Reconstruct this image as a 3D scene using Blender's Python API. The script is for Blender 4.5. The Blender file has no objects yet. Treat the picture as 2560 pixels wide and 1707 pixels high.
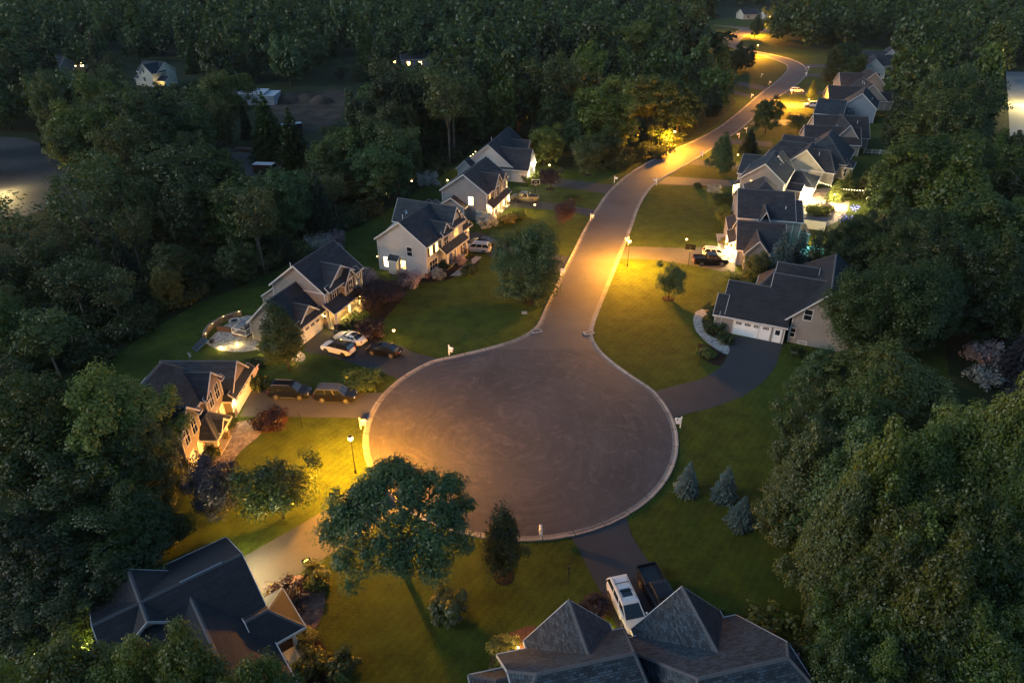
import bpy, math, random
import numpy as np
from mathutils import Vector, Matrix
from mathutils.geometry import tessellate_polygon
R=math.radians
scn=bpy.context.scene
COL=scn.collection
# ------------------------------------------------------------------ survey
# The plan of the place was surveyed from the photograph: a drone at 48 m looking 30.5 degrees
# down through a 24 mm lens over flat ground.  at() gives the plan position of a surveyed mark.
CAM_H=48.0; PITCH=R(30.5); FOC=2560*24/36
_S,_C=math.sin(PITCH),math.cos(PITCH)
def at(px,py,z=0.0):
    u=(px-1280)/FOC; v=(py-853.5)/FOC
    t=(CAM_H-z)/(_S+v*_C)
    return Vector((u*t,(_C-v*_S)*t,z))
KD=2560/2352
def ad(dx,dy,z=0.0): return at(dx*KD,dy*KD,z)
# ------------------------------------------------------------------ tagging
def tag(o,label=None,cat=None,group=None,kind=None):
    if label: o['label']=label
    if cat: o['category']=cat
    if group: o['group']=group
    if kind: o['kind']=kind
    return o
def empty(name,loc,rz=0.0,label=None,cat=None,group=None):
    o=bpy.data.objects.new(name,None); COL.objects.link(o)
    o.location=loc; o.rotation_euler=(0,0,rz); o.empty_display_size=.3
    return tag(o,label,cat,group)
# ------------------------------------------------------------------ mesh builder
class MB:
    def __init__(s): s.v=[]; s.f=[]; s.uv=[]; s.m=[]; s.mats=[]
    def _mi(s,m):
        if m is None: return 0
        if m not in s.mats: s.mats.append(m)
        return s.mats.index(m)
    def poly(s,pts,uv=None,m=None):
        n=len(s.v); s.v+= [tuple(p) for p in pts]; s.f.append(tuple(range(n,n+len(pts))))
        s.uv.append(uv); s.m.append(s._mi(m))
    def box(s,x0,x1,y0,y1,z0,z1,m=None):
        n=len(s.v)
        s.v+=[(x,y,z) for z in (z0,z1) for x,y in ((x0,y0),(x1,y0),(x1,y1),(x0,y1))]
        for f in ((3,2,1,0),(4,5,6,7),(0,1,5,4),(1,2,6,5),(2,3,7,6),(3,0,4,7)):
            s.f.append(tuple(n+i for i in f)); s.uv.append(None); s.m.append(s._mi(m))
    def hexa(s,p,m=None):      # 8 points bottom 4, top 4
        n=len(s.v); s.v+=[tuple(q) for q in p]
        for f in ((3,2,1,0),(4,5,6,7),(0,1,5,4),(1,2,6,5),(2,3,7,6),(3,0,4,7)):
            s.f.append(tuple(n+i for i in f)); s.uv.append(None); s.m.append(s._mi(m))
    def ring(s,c,rs,zs,n=10,m=None,cap=True):
        base=len(s.v)
        for r,z in zip(rs,zs):
            for k in range(n):
                a=2*math.pi*k/n; s.v.append((c[0]+r*math.cos(a),c[1]+r*math.sin(a),z))
        for i in range(len(rs)-1):
            for k in range(n):
                a=base+i*n+k; b=base+i*n+(k+1)%n
                s.f.append((a,b,b+n,a+n)); s.uv.append(None); s.m.append(s._mi(m))
        if cap:
            s.f.append(tuple(base+k for k in range(n))[::-1]); s.uv.append(None); s.m.append(s._mi(m))
            s.f.append(tuple(base+(len(rs)-1)*n+k for k in range(n))); s.uv.append(None); s.m.append(s._mi(m))
    def tube(s,pts,rs,n=7,m=None):
        pts=[Vector(p) for p in pts]; base=len(s.v)
        for i,p in enumerate(pts):
            d=(pts[min(i+1,len(pts)-1)]-pts[max(i-1,0)]).normalized()
            a=d.orthogonal().normalized() if abs(d.z)<.99 else Vector((1,0,0))
            b=d.cross(a).normalized(); a=b.cross(d)
            r=rs[i] if isinstance(rs,(list,tuple)) else rs
            for k in range(n):
                t=2*math.pi*k/n; s.v.append(tuple(p+a*(r*math.cos(t))+b*(r*math.sin(t))))
        for i in range(len(pts)-1):
            for k in range(n):
                a=base+i*n+k; b=base+i*n+(k+1)%n
                s.f.append((a,b,b+n,a+n)); s.uv.append(None); s.m.append(s._mi(m))
        s.f.append(tuple(base+k for k in range(n))[::-1]); s.uv.append(None); s.m.append(s._mi(m))
        s.f.append(tuple(base+(len(pts)-1)*n+k for k in range(n))); s.uv.append(None); s.m.append(s._mi(m))
    def ball(s,c,r,n=10,k=6,sz=1.0,m=None):
        rs=[max(1e-3,r*math.sin(math.pi*i/k)) for i in range(k+1)]
        zs=[c[2]-r*sz*math.cos(math.pi*i/k) for i in range(k+1)]
        s.ring(c,rs,zs,n,m)
    def flat(s,pts,z=0.0,m=None,uv=False):
        pts=[Vector((p[0],p[1],0)) for p in pts]
        n=len(s.v); s.v+=[(p.x,p.y,z) for p in pts]
        for t in tessellate_polygon([pts]):
            a,b,c=[pts[i] for i in t]
            if (b-a).cross(c-a).z<0: t=t[::-1]
            s.f.append(tuple(n+i for i in t)); s.uv.append(None); s.m.append(s._mi(m))
    def prism(s,pts,z0,z1,m=None):
        s.flat(pts,z1,m); n=len(pts)
        for i in range(n):
            a=pts[i];b=pts[(i+1)%n]
            s.poly([(a[0],a[1],z0),(b[0],b[1],z0),(b[0],b[1],z1),(a[0],a[1],z1)],None,m)
    def mesh(s,name,smooth=False):
        me=bpy.data.meshes.new(name); me.from_pydata(s.v,[],s.f)
        if any(u is not None for u in s.uv):
            l=me.uv_layers.new(name='UVMap'); k=0
            for f,u in zip(s.f,s.uv):
                for j in range(len(f)):
                    l.data[k].uv=u[j] if u else (0,0); k+=1
        if s.mats:
            for m in s.mats: me.materials.append(m)
            me.polygons.foreach_set('material_index',s.m)
        if smooth: me.polygons.foreach_set('use_smooth',[True]*len(me.polygons))
        me.update(); return me
    def build(s,name,m=None,parent=None,smooth=False):
        me=s.mesh(name,smooth)
        if m is not None and not s.mats: me.materials.append(m)
        o=bpy.data.objects.new(name,me); COL.objects.link(o)
        if parent is not None: o.parent=parent
        return o
def copy_tree(o,parent=None):
    c=o.copy(); COL.objects.link(c)
    if parent is not None: c.parent=parent
    for ch in list(o.children): copy_tree(ch,c)
    return c
# ------------------------------------------------------------------ materials
def new_mat(name):
    m=bpy.data.materials.new(name); m.use_nodes=True; nt=m.node_tree
    return m,nt,nt.nodes['Principled BSDF']
def N(nt,t,**k):
    n=nt.nodes.new(t)
    for a,b in k.items():
        if a in n.inputs: n.inputs[a].default_value=b
        else: setattr(n,a,b)
    return n
def noise(nt,scale,detail=4,rough=.6,co='Object',vec=None,dist=0):
    if vec is None:
        tc=N(nt,'ShaderNodeTexCoord'); vec=tc.outputs[co]
    n=N(nt,'ShaderNodeTexNoise'); n.inputs['Scale'].default_value=scale; n.inputs['Detail'].default_value=detail
    n.inputs['Roughness'].default_value=rough; n.inputs['Distortion'].default_value=dist
    nt.links.new(vec,n.inputs['Vector']); return n
def ramp(nt,fac,stops):
    r=N(nt,'ShaderNodeValToRGB'); e=r.color_ramp.elements
    while len(e)<len(stops): e.new(.5)
    for q,(p,c) in zip(e,stops): q.position=p; q.color=(*c,1) if len(c)==3 else c
    nt.links.new(fac,r.inputs['Fac']); return r
def mixc(nt,a,b,fac,mode='MIX'):
    n=N(nt,'ShaderNodeMix',data_type='RGBA',blend_type=mode)
    for s,v in (('A',a),('B',b)):
        i=[q for q in n.inputs if q.name==s and q.type=='RGBA'][0]
        if hasattr(v,'is_output') or hasattr(v,'links'): nt.links.new(v,i)
        else: i.default_value=(*v,1)
    f=[q for q in n.inputs if q.name=='Factor' and q.type=='VALUE'][0]
    if hasattr(fac,'links'): nt.links.new(fac,f)
    else: f.default_value=fac
    return [q for q in n.outputs if q.type=='RGBA'][0]
def bump(nt,p,h,strength=.4,dist=.05):
    b=N(nt,'ShaderNodeBump'); b.inputs['Strength'].default_value=strength; b.inputs['Distance'].default_value=dist
    nt.links.new(h,b.inputs['Height']); nt.links.new(b.outputs['Normal'],p.inputs['Normal'])
def plain(name,c,rough=.6,metal=0,var=.15,scale=3,spec=.5):
    m,nt,p=new_mat(name)
    n=noise(nt,scale)
    r=ramp(nt,n.outputs['Fac'],[(.25,tuple(x*(1-var) for x in c)),(.75,tuple(min(1,x*(1+var)) for x in c))])
    nt.links.new(r.outputs['Color'],p.inputs['Base Color'])
    p.inputs['Roughness'].default_value=rough; p.inputs['Metallic'].default_value=metal
    p.inputs['Specular IOR Level'].default_value=spec
    return m
def emit(name,c,s):
    m,nt,p=new_mat(name)
    p.inputs['Base Color'].default_value=(.8,.8,.8,1)
    p.inputs['Emission Color'].default_value=(*c,1); p.inputs['Emission Strength'].default_value=s
    return m
def glow_window(name,c,s):
    m,nt,p=new_mat(name)
    n=noise(nt,1.3,2); r=ramp(nt,n.outputs['Fac'],[(.3,tuple(x*.45 for x in c)),(.65,c)])
    nt.links.new(r.outputs['Color'],p.inputs['Emission Color'])
    p.inputs['Base Color'].default_value=(.1,.1,.1,1); p.inputs['Emission Strength'].default_value=s
    p.inputs['Roughness'].default_value=.1
    return m
def grass_mat(name,a,b,c,stripe=0.0,ang=0.0):
    m,nt,p=new_mat(name)
    tc=N(nt,'ShaderNodeTexCoord')
    big=noise(nt,.045,5,.65,vec=tc.outputs['Object']); mid=noise(nt,.5,5,.7,vec=tc.outputs['Object'])
    fine=noise(nt,5.5,4,.8,vec=tc.outputs['Object'])
    r1=ramp(nt,big.outputs['Fac'],[(.3,a),(.52,b),(.72,c)])
    r2=ramp(nt,mid.outputs['Fac'],[(.28,(.52,.55,.5)),(.7,(1.3,1.25,1.2))])
    r3=ramp(nt,fine.outputs['Fac'],[(.2,(.42,.42,.42)),(.8,(1.55,1.55,1.55))])
    x=mixc(nt,r1.outputs['Color'],r2.outputs['Color'],1,'MULTIPLY'); x=mixc(nt,x,r3.outputs['Color'],1,'MULTIPLY')
    dry=noise(nt,.16,6,.72,vec=tc.outputs['Object'],dist=.8); dr=ramp(nt,dry.outputs['Fac'],[(.56,(0,0,0)),(.74,(.55,.55,.55))])
    x=mixc(nt,x,(.075,.070,.022),dr.outputs['Color'])
    if stripe:
        mp=N(nt,'ShaderNodeMapping'); mp.inputs['Rotation'].default_value=(0,0,ang); nt.links.new(tc.outputs['Object'],mp.inputs['Vector'])
        w=N(nt,'ShaderNodeTexWave',wave_type='BANDS',bands_direction='X'); w.inputs['Scale'].default_value=.42; w.inputs['Distortion'].default_value=.7; w.inputs['Detail'].default_value=3; w.inputs['Detail Scale'].default_value=.4
        nt.links.new(mp.outputs['Vector'],w.inputs['Vector'])
        rw=ramp(nt,w.outputs['Fac'],[(.3,(1-stripe,)*3),(.7,(1+stripe,)*3)])
        x=mixc(nt,x,rw.outputs['Color'],1,'MULTIPLY')
    nt.links.new(x,p.inputs['Base Color']); p.inputs['Roughness'].default_value=.9
    p.inputs['Specular IOR Level'].default_value=.15
    bump(nt,p,fine.outputs['Fac'],.9,.12)
    return m
def asphalt_mat(name,c,scuff=0.0,center=None,warm=0):
    m,nt,p=new_mat(name)
    tc=N(nt,'ShaderNodeTexCoord')
    big=noise(nt,.12,6,.65,vec=tc.outputs['Object']); fine=noise(nt,14,3,.7,vec=tc.outputs['Object'])
    r1=ramp(nt,big.outputs['Fac'],[(.3,tuple(x*.78 for x in c)),(.7,tuple(x*1.25 for x in c))])
    r2=ramp(nt,fine.outputs['Fac'],[(.3,(.75,.75,.75)),(.7,(1.25,1.25,1.25))])
    x=mixc(nt,r1.outputs['Color'],r2.outputs['Color'],1,'MULTIPLY')
    if scuff and center is not None:
        # turning-circle tyre marks: rings round the middle, broken up by noise, plus swept smears
        sub=N(nt,'ShaderNodeVectorMath',operation='SUBTRACT'); sub.inputs[1].default_value=(center[0],center[1],0)
        wob=noise(nt,.09,3,.5,vec=tc.outputs['Object'])
        wv=N(nt,'ShaderNodeVectorMath',operation='SCALE'); wv.inputs['Scale'].default_value=5.0
        nt.links.new(wob.outputs['Color'],wv.inputs[0])
        add=N(nt,'ShaderNodeVectorMath',operation='ADD'); nt.links.new(tc.outputs['Object'],add.inputs[0]); nt.links.new(wv.outputs['Vector'],add.inputs[1])
        nt.links.new(add.outputs['Vector'],sub.inputs[0])
        ln=N(nt,'ShaderNodeVectorMath',operation='LENGTH'); nt.links.new(sub.outputs['Vector'],ln.inputs[0])
        sep=N(nt,'ShaderNodeSeparateXYZ'); nt.links.new(sub.outputs['Vector'],sep.inputs[0])
        at2=N(nt,'ShaderNodeMath',operation='ARCTAN2'); nt.links.new(sep.outputs['Y'],at2.inputs[0]); nt.links.new(sep.outputs['X'],at2.inputs[1])
        cmb=N(nt,'ShaderNodeCombineXYZ'); nt.links.new(ln.outputs['Value'],cmb.inputs['X'])
        sc=N(nt,'ShaderNodeMath',operation='MULTIPLY'); sc.inputs[1].default_value=.8; nt.links.new(at2.outputs[0],sc.inputs[0]); nt.links.new(sc.outputs[0],cmb.inputs['Y'])
        nr=noise(nt,1.8,6,.74,vec=cmb.outputs['Vector'])
        rr=ramp(nt,nr.outputs['Fac'],[(.32,(.74,.74,.74)),(.5,(1,1,1)),(.68,(1.34,1.31,1.3))])
        msk=noise(nt,.16,3,.5,vec=tc.outputs['Object']); mr=ramp(nt,msk.outputs['Fac'],[(.35,(.15,.15,.15)),(.65,(1,1,1))])
        y=mixc(nt,x,rr.outputs['Color'],1,'MULTIPLY'); x=mixc(nt,x,y,mr.outputs['Color'])
        dust=noise(nt,.35,6,.7,vec=tc.outputs['Object'],dist=1.5); dr=ramp(nt,dust.outputs['Fac'],[(.52,(0,0,0)),(.72,(.28,.28,.28))])
        x=mixc(nt,x,(.19,.16,.15),dr.outputs['Color'])
    nt.links.new(x,p.inputs['Base Color']); p.inputs['Roughness'].default_value=.75
    p.inputs['Specular IOR Level'].default_value=.3
    bump(nt,p,fine.outputs['Fac'],.35,.02)
    return m
def siding(name,c,pitch=.18):
    m,nt,p=new_mat(name)
    tc=N(nt,'ShaderNodeTexCoord'); sep=N(nt,'ShaderNodeSeparateXYZ'); nt.links.new(tc.outputs['Object'],sep.inputs[0])
    d=N(nt,'ShaderNodeMath',operation='DIVIDE'); d.inputs[1].default_value=pitch; nt.links.new(sep.outputs['Z'],d.inputs[0])
    fr=N(nt,'ShaderNodeMath',operation='FRACT'); nt.links.new(d.outputs[0],fr.inputs[0])
    n=noise(nt,.7,4); r=ramp(nt,n.outputs['Fac'],[(.3,tuple(x*.9 for x in c)),(.7,tuple(min(1,x*1.06) for x in c))])
    rl=ramp(nt,fr.outputs[0],[(0,(.62,.62,.62)),(.1,(1,1,1)),(1,(1,1,1))])
    x=mixc(nt,r.outputs['Color'],rl.outputs['Color'],.8,'MULTIPLY')
    nt.links.new(x,p.inputs['Base Color']); p.inputs['Roughness'].default_value=.55; p.inputs['Specular IOR Level'].default_value=.3
    bump(nt,p,fr.outputs[0],.5,.03)
    return m
def shingle(name,c,mott=.25,w=.95,h=.3,c2=None):
    m,nt,p=new_mat(name)
    tc=N(nt,'ShaderNodeTexCoord')
    b=N(nt,'ShaderNodeTexBrick'); b.offset=.37; b.squash=1
    b.inputs['Scale'].default_value=1.0; b.inputs['Brick Width'].default_value=w; b.inputs['Row Height'].default_value=h
    b.inputs['Mortar Size'].default_value=.018; b.inputs['Bias'].default_value=0
    c2=c2 or tuple(x*(1+mott) for x in c)
    b.inputs['Color1'].default_value=(*[x*(1-mott) for x in c],1); b.inputs['Color2'].default_value=(*c2,1)
    b.inputs['Mortar'].default_value=(*[x*.45 for x in c],1)
    nt.links.new(tc.outputs['UV'],b.inputs['Vector'])
    n=noise(nt,.6,5,.65); r=ramp(nt,n.outputs['Fac'],[(.3,(.8,.8,.8)),(.7,(1.2,1.2,1.2))])
    st=noise(nt,9,3,.7); rs=ramp(nt,st.outputs['Fac'],[(.3,(.8,.8,.8)),(.7,(1.25,1.25,1.25))])
    x=mixc(nt,b.outputs['Color'],r.outputs['Color'],1,'MULTIPLY'); x=mixc(nt,x,rs.outputs['Color'],1,'MULTIPLY')
    nt.links.new(x,p.inputs['Base Color']); p.inputs['Roughness'].default_value=.8; p.inputs['Specular IOR Level'].default_value=.25
    bump(nt,p,b.outputs['Fac'],.3,.02)
    return m
def stone_mat(name,c,scale=2.5,c2=None):
    m,nt,p=new_mat(name)
    tc=N(nt,'ShaderNodeTexCoord')
    v=N(nt,'ShaderNodeTexVoronoi'); v.inputs['Scale'].default_value=scale; nt.links.new(tc.outputs['Object'],v.inputs['Vector'])
    e=N(nt,'ShaderNodeTexVoronoi',feature='DISTANCE_TO_EDGE'); e.inputs['Scale'].default_value=scale; nt.links.new(tc.outputs['Object'],e.inputs['Vector'])
    bw=N(nt,'ShaderNodeRGBToBW'); nt.links.new(v.outputs['Color'],bw.inputs[0])
    r=ramp(nt,bw.outputs[0],[(.2,tuple(x*.6 for x in c)),(.8,c2 or tuple(x*1.35 for x in c))])
    re=ramp(nt,e.outputs['Distance'],[(0,(.4,.4,.4)),(.06,(1,1,1))])
    x=mixc(nt,r.outputs['Color'],re.outputs['Color'],1,'MULTIPLY')
    nt.links.new(x,p.inputs['Base Color']); p.inputs['Roughness'].default_value=.8
    bump(nt,p,e.outputs['Distance'],.3,.03)
    return m
def leaf_mat(name,a,b,trans=.35,c=None):
    a=tuple(v*.98 for v in a); b=tuple(v*.98 for v in b)
    m,nt,p=new_mat(name); nt.nodes.remove(p)
    oi=N(nt,'ShaderNodeObjectInfo'); tc=N(nt,'ShaderNodeTexCoord')
    n=noise(nt,.35,3,.6,vec=tc.outputs['Object']); n2=noise(nt,2.2,2,.6,vec=tc.outputs['Object'])
    r=ramp(nt,n.outputs['Fac'],[(.3,a),(.7,b)])
    r2=ramp(nt,n2.outputs['Fac'],[(.25,(.78,.8,.78)),(.75,(1.2,1.2,1.15))])
    x=mixc(nt,r.outputs['Color'],r2.outputs['Color'],1,'MULTIPLY')
    hs=N(nt,'ShaderNodeHueSaturation')
    mr=N(nt,'ShaderNodeMapRange'); mr.inputs['To Min'].default_value=.478; mr.inputs['To Max'].default_value=.515; nt.links.new(oi.outputs['Random'],mr.inputs['Value'])
    mv=N(nt,'ShaderNodeMapRange'); mv.inputs['To Min'].default_value=.6; mv.inputs['To Max'].default_value=1.3
    rr=N(nt,'ShaderNodeMath',operation='FRACT'); mu=N(nt,'ShaderNodeMath',operation='MULTIPLY'); mu.inputs[1].default_value=7.31
    nt.links.new(oi.outputs['Random'],mu.inputs[0]); nt.links.new(mu.outputs[0],rr.inputs[0]); nt.links.new(rr.outputs[0],mv.inputs['Value'])
    nt.links.new(mr.outputs[0],hs.inputs['Hue']); nt.links.new(mv.outputs[0],hs.inputs['Value']); nt.links.new(x,hs.inputs['Color'])
    d=N(nt,'ShaderNodeBsdfDiffuse'); t=N(nt,'ShaderNodeBsdfTranslucent'); g=N(nt,'ShaderNodeBsdfGlossy'); g.inputs['Roughness'].default_value=.45
    nt.links.new(hs.outputs['Color'],d.inputs['Color']); nt.links.new(hs.outputs['Color'],t.inputs['Color'])
    mx=N(nt,'ShaderNodeMixShader'); mx.inputs[0].default_value=trans
    nt.links.new(d.outputs[0],mx.inputs[1]); nt.links.new(t.outputs[0],mx.inputs[2])
    mg=N(nt,'ShaderNodeMixShader'); mg.inputs[0].default_value=.035
    nt.links.new(mx.outputs[0],mg.inputs[1]); nt.links.new(g.outputs[0],mg.inputs[2])
    nt.links.new(mg.outputs[0],nt.nodes['Material Output'].inputs['Surface'])
    return m
def paint(name,c,metal=0.0,rough=.28):
    m,nt,p=new_mat(name)
    n=noise(nt,2.0,3); r=ramp(nt,n.outputs['Fac'],[(.3,tuple(x*.93 for x in c)),(.7,c)])
    nt.links.new(r.outputs['Color'],p.inputs['Base Color'])
    p.inputs['Metallic'].default_value=metal; p.inputs['Roughness'].default_value=rough
    p.inputs['Coat Weight'].default_value=.12; p.inputs['Specular IOR Level'].default_value=.3; p.inputs['Coat Roughness'].default_value=.08
    return m
M={}
M['lawn']=grass_mat('lawn_grass',(.031,.049,.004),(.047,.068,.006),(.060,.082,.009),.05,R(35))
M['meadow']=grass_mat('woodland_floor',(.014,.022,.006),(.022,.032,.009),(.032,.04,.013))
M['asphalt']=asphalt_mat('asphalt',(.074,.067,.066))
M['drive']=asphalt_mat('driveway_asphalt',(.036,.037,.04))
M['drive_old']=asphalt_mat('driveway_worn_asphalt',(.066,.064,.062))
M['lot']=asphalt_mat('yard_gravel',(.065,.062,.06))
def kerb_mat():
    m,nt,p=new_mat('kerb_concrete'); tc=N(nt,'ShaderNodeTexCoord'); sep=N(nt,'ShaderNodeSeparateXYZ'); nt.links.new(tc.outputs['UV'],sep.inputs[0])
    n=noise(nt,.8,5,.7); f=noise(nt,7,4,.7); r=ramp(nt,n.outputs['Fac'],[(.3,(.20,.185,.17)),(.7,(.33,.31,.28))]); rf=ramp(nt,f.outputs['Fac'],[(.25,(.7,.7,.7)),(.7,(1.15,1.15,1.15))])
    x=mixc(nt,r.outputs['Color'],rf.outputs['Color'],1,'MULTIPLY')
    d=N(nt,'ShaderNodeMath',operation='DIVIDE'); d.inputs[1].default_value=3.0; nt.links.new(sep.outputs['X'],d.inputs[0]); fr=N(nt,'ShaderNodeMath',operation='FRACT'); nt.links.new(d.outputs[0],fr.inputs[0])
    fl=N(nt,'ShaderNodeMath',operation='FLOOR'); nt.links.new(d.outputs[0],fl.inputs[0]); wn=N(nt,'ShaderNodeTexWhiteNoise',noise_dimensions='1D'); nt.links.new(fl.outputs[0],wn.inputs['W'])
    rw=ramp(nt,wn.outputs['Value'],[(0,(.82,.82,.82)),(1,(1.1,1.1,1.1))]); x=mixc(nt,x,rw.outputs['Color'],1,'MULTIPLY')
    rl=ramp(nt,fr.outputs[0],[(0,(.35,.35,.35)),(.03,(.4,.4,.4)),(.04,(1,1,1)),(1,(1,1,1))]); x=mixc(nt,x,rl.outputs['Color'],1,'MULTIPLY')
    gut=ramp(nt,sep.outputs['Y'],[(0,(.62,.6,.58)),(.5,(.9,.9,.9)),(.62,(1,1,1)),(1,(1,1,1))]); x=mixc(nt,x,gut.outputs['Color'],1,'MULTIPLY')
    nt.links.new(x,p.inputs['Base Color']); p.inputs['Roughness'].default_value=.85; p.inputs['Specular IOR Level'].default_value=.25; bump(nt,p,f.outputs['Fac'],.3,.02); return m
M['kerbstrip']=kerb_mat()
M['asphalt2']=asphalt_mat('circle_asphalt',(.054,.050,.052),1.0,(1.0,62.8))
M['concrete']=plain('concrete',(.33,.31,.28),.85,0,.18,1.2,.3)
M['kerb']=plain('kerb_concrete',(.34,.315,.28),.85,0,.22,.9,.3)
M['paver']=stone_mat('stone_paver',(.2,.16,.14),3.0)
M['gravelpath']=stone_mat('pale_cobbles',(.30,.29,.27),3.2)
M['brickpave']=stone_mat('brick_paver',(.22,.12,.085),3.0)
M['mulch']=plain('bark_mulch',(.03,.019,.014),.95,0,.5,5,.1)
M['redmulch']=plain('red_mulch',(.10,.045,.03),.95,0,.5,5,.1)
M['dirt']=plain('bare_dirt',(.055,.043,.033),.95,0,.6,.22,.1)
M['trim']=plain('white_trim',(.56,.54,.52),.5,0,.06,1)
M['white']=plain('white_vinyl',(.78,.77,.75),.45,0,.05,1)
M['stone']=stone_mat('ledge_stone',(.16,.12,.09),5)
M['brick']=stone_mat('brick_base',(.2,.1,.07),6)
M['glass']=plain('window_glass',(.012,.014,.017),.06,0,.3,.8,.8)
M['dark']=plain('dark_metal',(.012,.012,.013),.45,.3,.2,4)
M['shutter']=plain('dark_shutter',(.013,.013,.016),.5,0,.1,4)
M['steel']=plain('grey_steel',(.35,.36,.38),.35,.8,.1,4)
M['ridge']=plain('ridge_cap',(.085,.085,.092),.8,0,.2,4,.2)
M['lit']=glow_window('lit_window',(1.0,.60,.16),1.6)
M['lit2']=glow_window('bright_window',(1.0,.66,.26),3.5)
M['litdim']=glow_window('dim_window',(1.0,.5,.12),.45)
M['bulb']=emit('sodium_bulb',(1.0,.5,.1),3)
M['warmbulb']=emit('warm_bulb',(1.0,.55,.12),2.2)
M['string']=emit('string_bulb',(1.0,.68,.25),4)
M['tail']=plain('tail_lens',(.25,.01,.01),.2,0,.1,4)
M['head']=plain('head_lens',(.6,.62,.65),.12,.3,.1,4)
M['tyre']=plain('tyre_rubber',(.012,.012,.012),.8,0,.2,6)
M['rim']=plain('alloy_rim',(.5,.5,.52),.25,.8,.1,6)
M['carglass']=plain('car_glass',(.01,.013,.016),.04,0,.2,1,.9)
M['bark']=plain('bark',(.055,.042,.032),.9,0,.4,3,.1)
M['palebark']=plain('pale_bark',(.13,.115,.095),.9,0,.35,2,.1)
M['wood']=plain('brown_boards',(.09,.045,.025),.7,0,.3,3)
M['black']=plain('black_plastic',(.01,.01,.011),.5,0,.2,4)
M['blue']=plain('blue_plastic',(.03,.10,.22),.4,0,.2,4)
SUN_EL=2.0; SUN_ROT=-105.0; SKY=.094; SUN=.22; EXPO=2.7; LP=3.6; HAZE=.00005
# ------------------------------------------------------------------ house kit
LAMP_POS=[]
def lamp(loc,power,color=(1,.55,.16),r=.12,parent=None,spot=None):
    l=bpy.data.lights.new('lamp_light','POINT'); l.energy=power*LP; l.color=color; l.shadow_soft_size=r
    o=bpy.data.objects.new('lamp_light',l); COL.objects.link(o); o.location=loc
    if parent is not None: o.parent=parent
    return o
def street_optic(l):
    # lantern optics: sends more light outward than straight down, little above the horizontal
    l.use_nodes=True; nt=l.node_tree; em=[n for n in nt.nodes if n.type=='EMISSION'][0]
    tc=N(nt,'ShaderNodeTexCoord'); sp=N(nt,'ShaderNodeSeparateXYZ'); nt.links.new(tc.outputs['Normal'],sp.inputs[0])
    def mth(op,a,b=None):
        n=N(nt,'ShaderNodeMath',operation=op)
        for i,v in enumerate((a,b)):
            if v is None: continue
            if hasattr(v,'links'): nt.links.new(v,n.inputs[i])
            else: n.inputs[i].default_value=v
        return n.outputs[0]
    c=mth('MULTIPLY',sp.outputs['Z'],-1.0); cp=mth('MAXIMUM',c,0.0); c3=mth('POWER',cp,3.0)
    q=mth('DIVIDE',1.0,mth('ADD',c3,.45))
    mr=N(nt,'ShaderNodeMapRange',interpolation_type='SMOOTHSTEP'); mr.inputs['From Min'].default_value=-.12; mr.inputs['From Max'].default_value=.22; mr.inputs['To Min'].default_value=.16; mr.inputs['To Max'].default_value=1
    nt.links.new(c,mr.inputs['Value']); nt.links.new(mth('MULTIPLY',q,mr.outputs[0]),em.inputs['Strength'])
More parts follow.
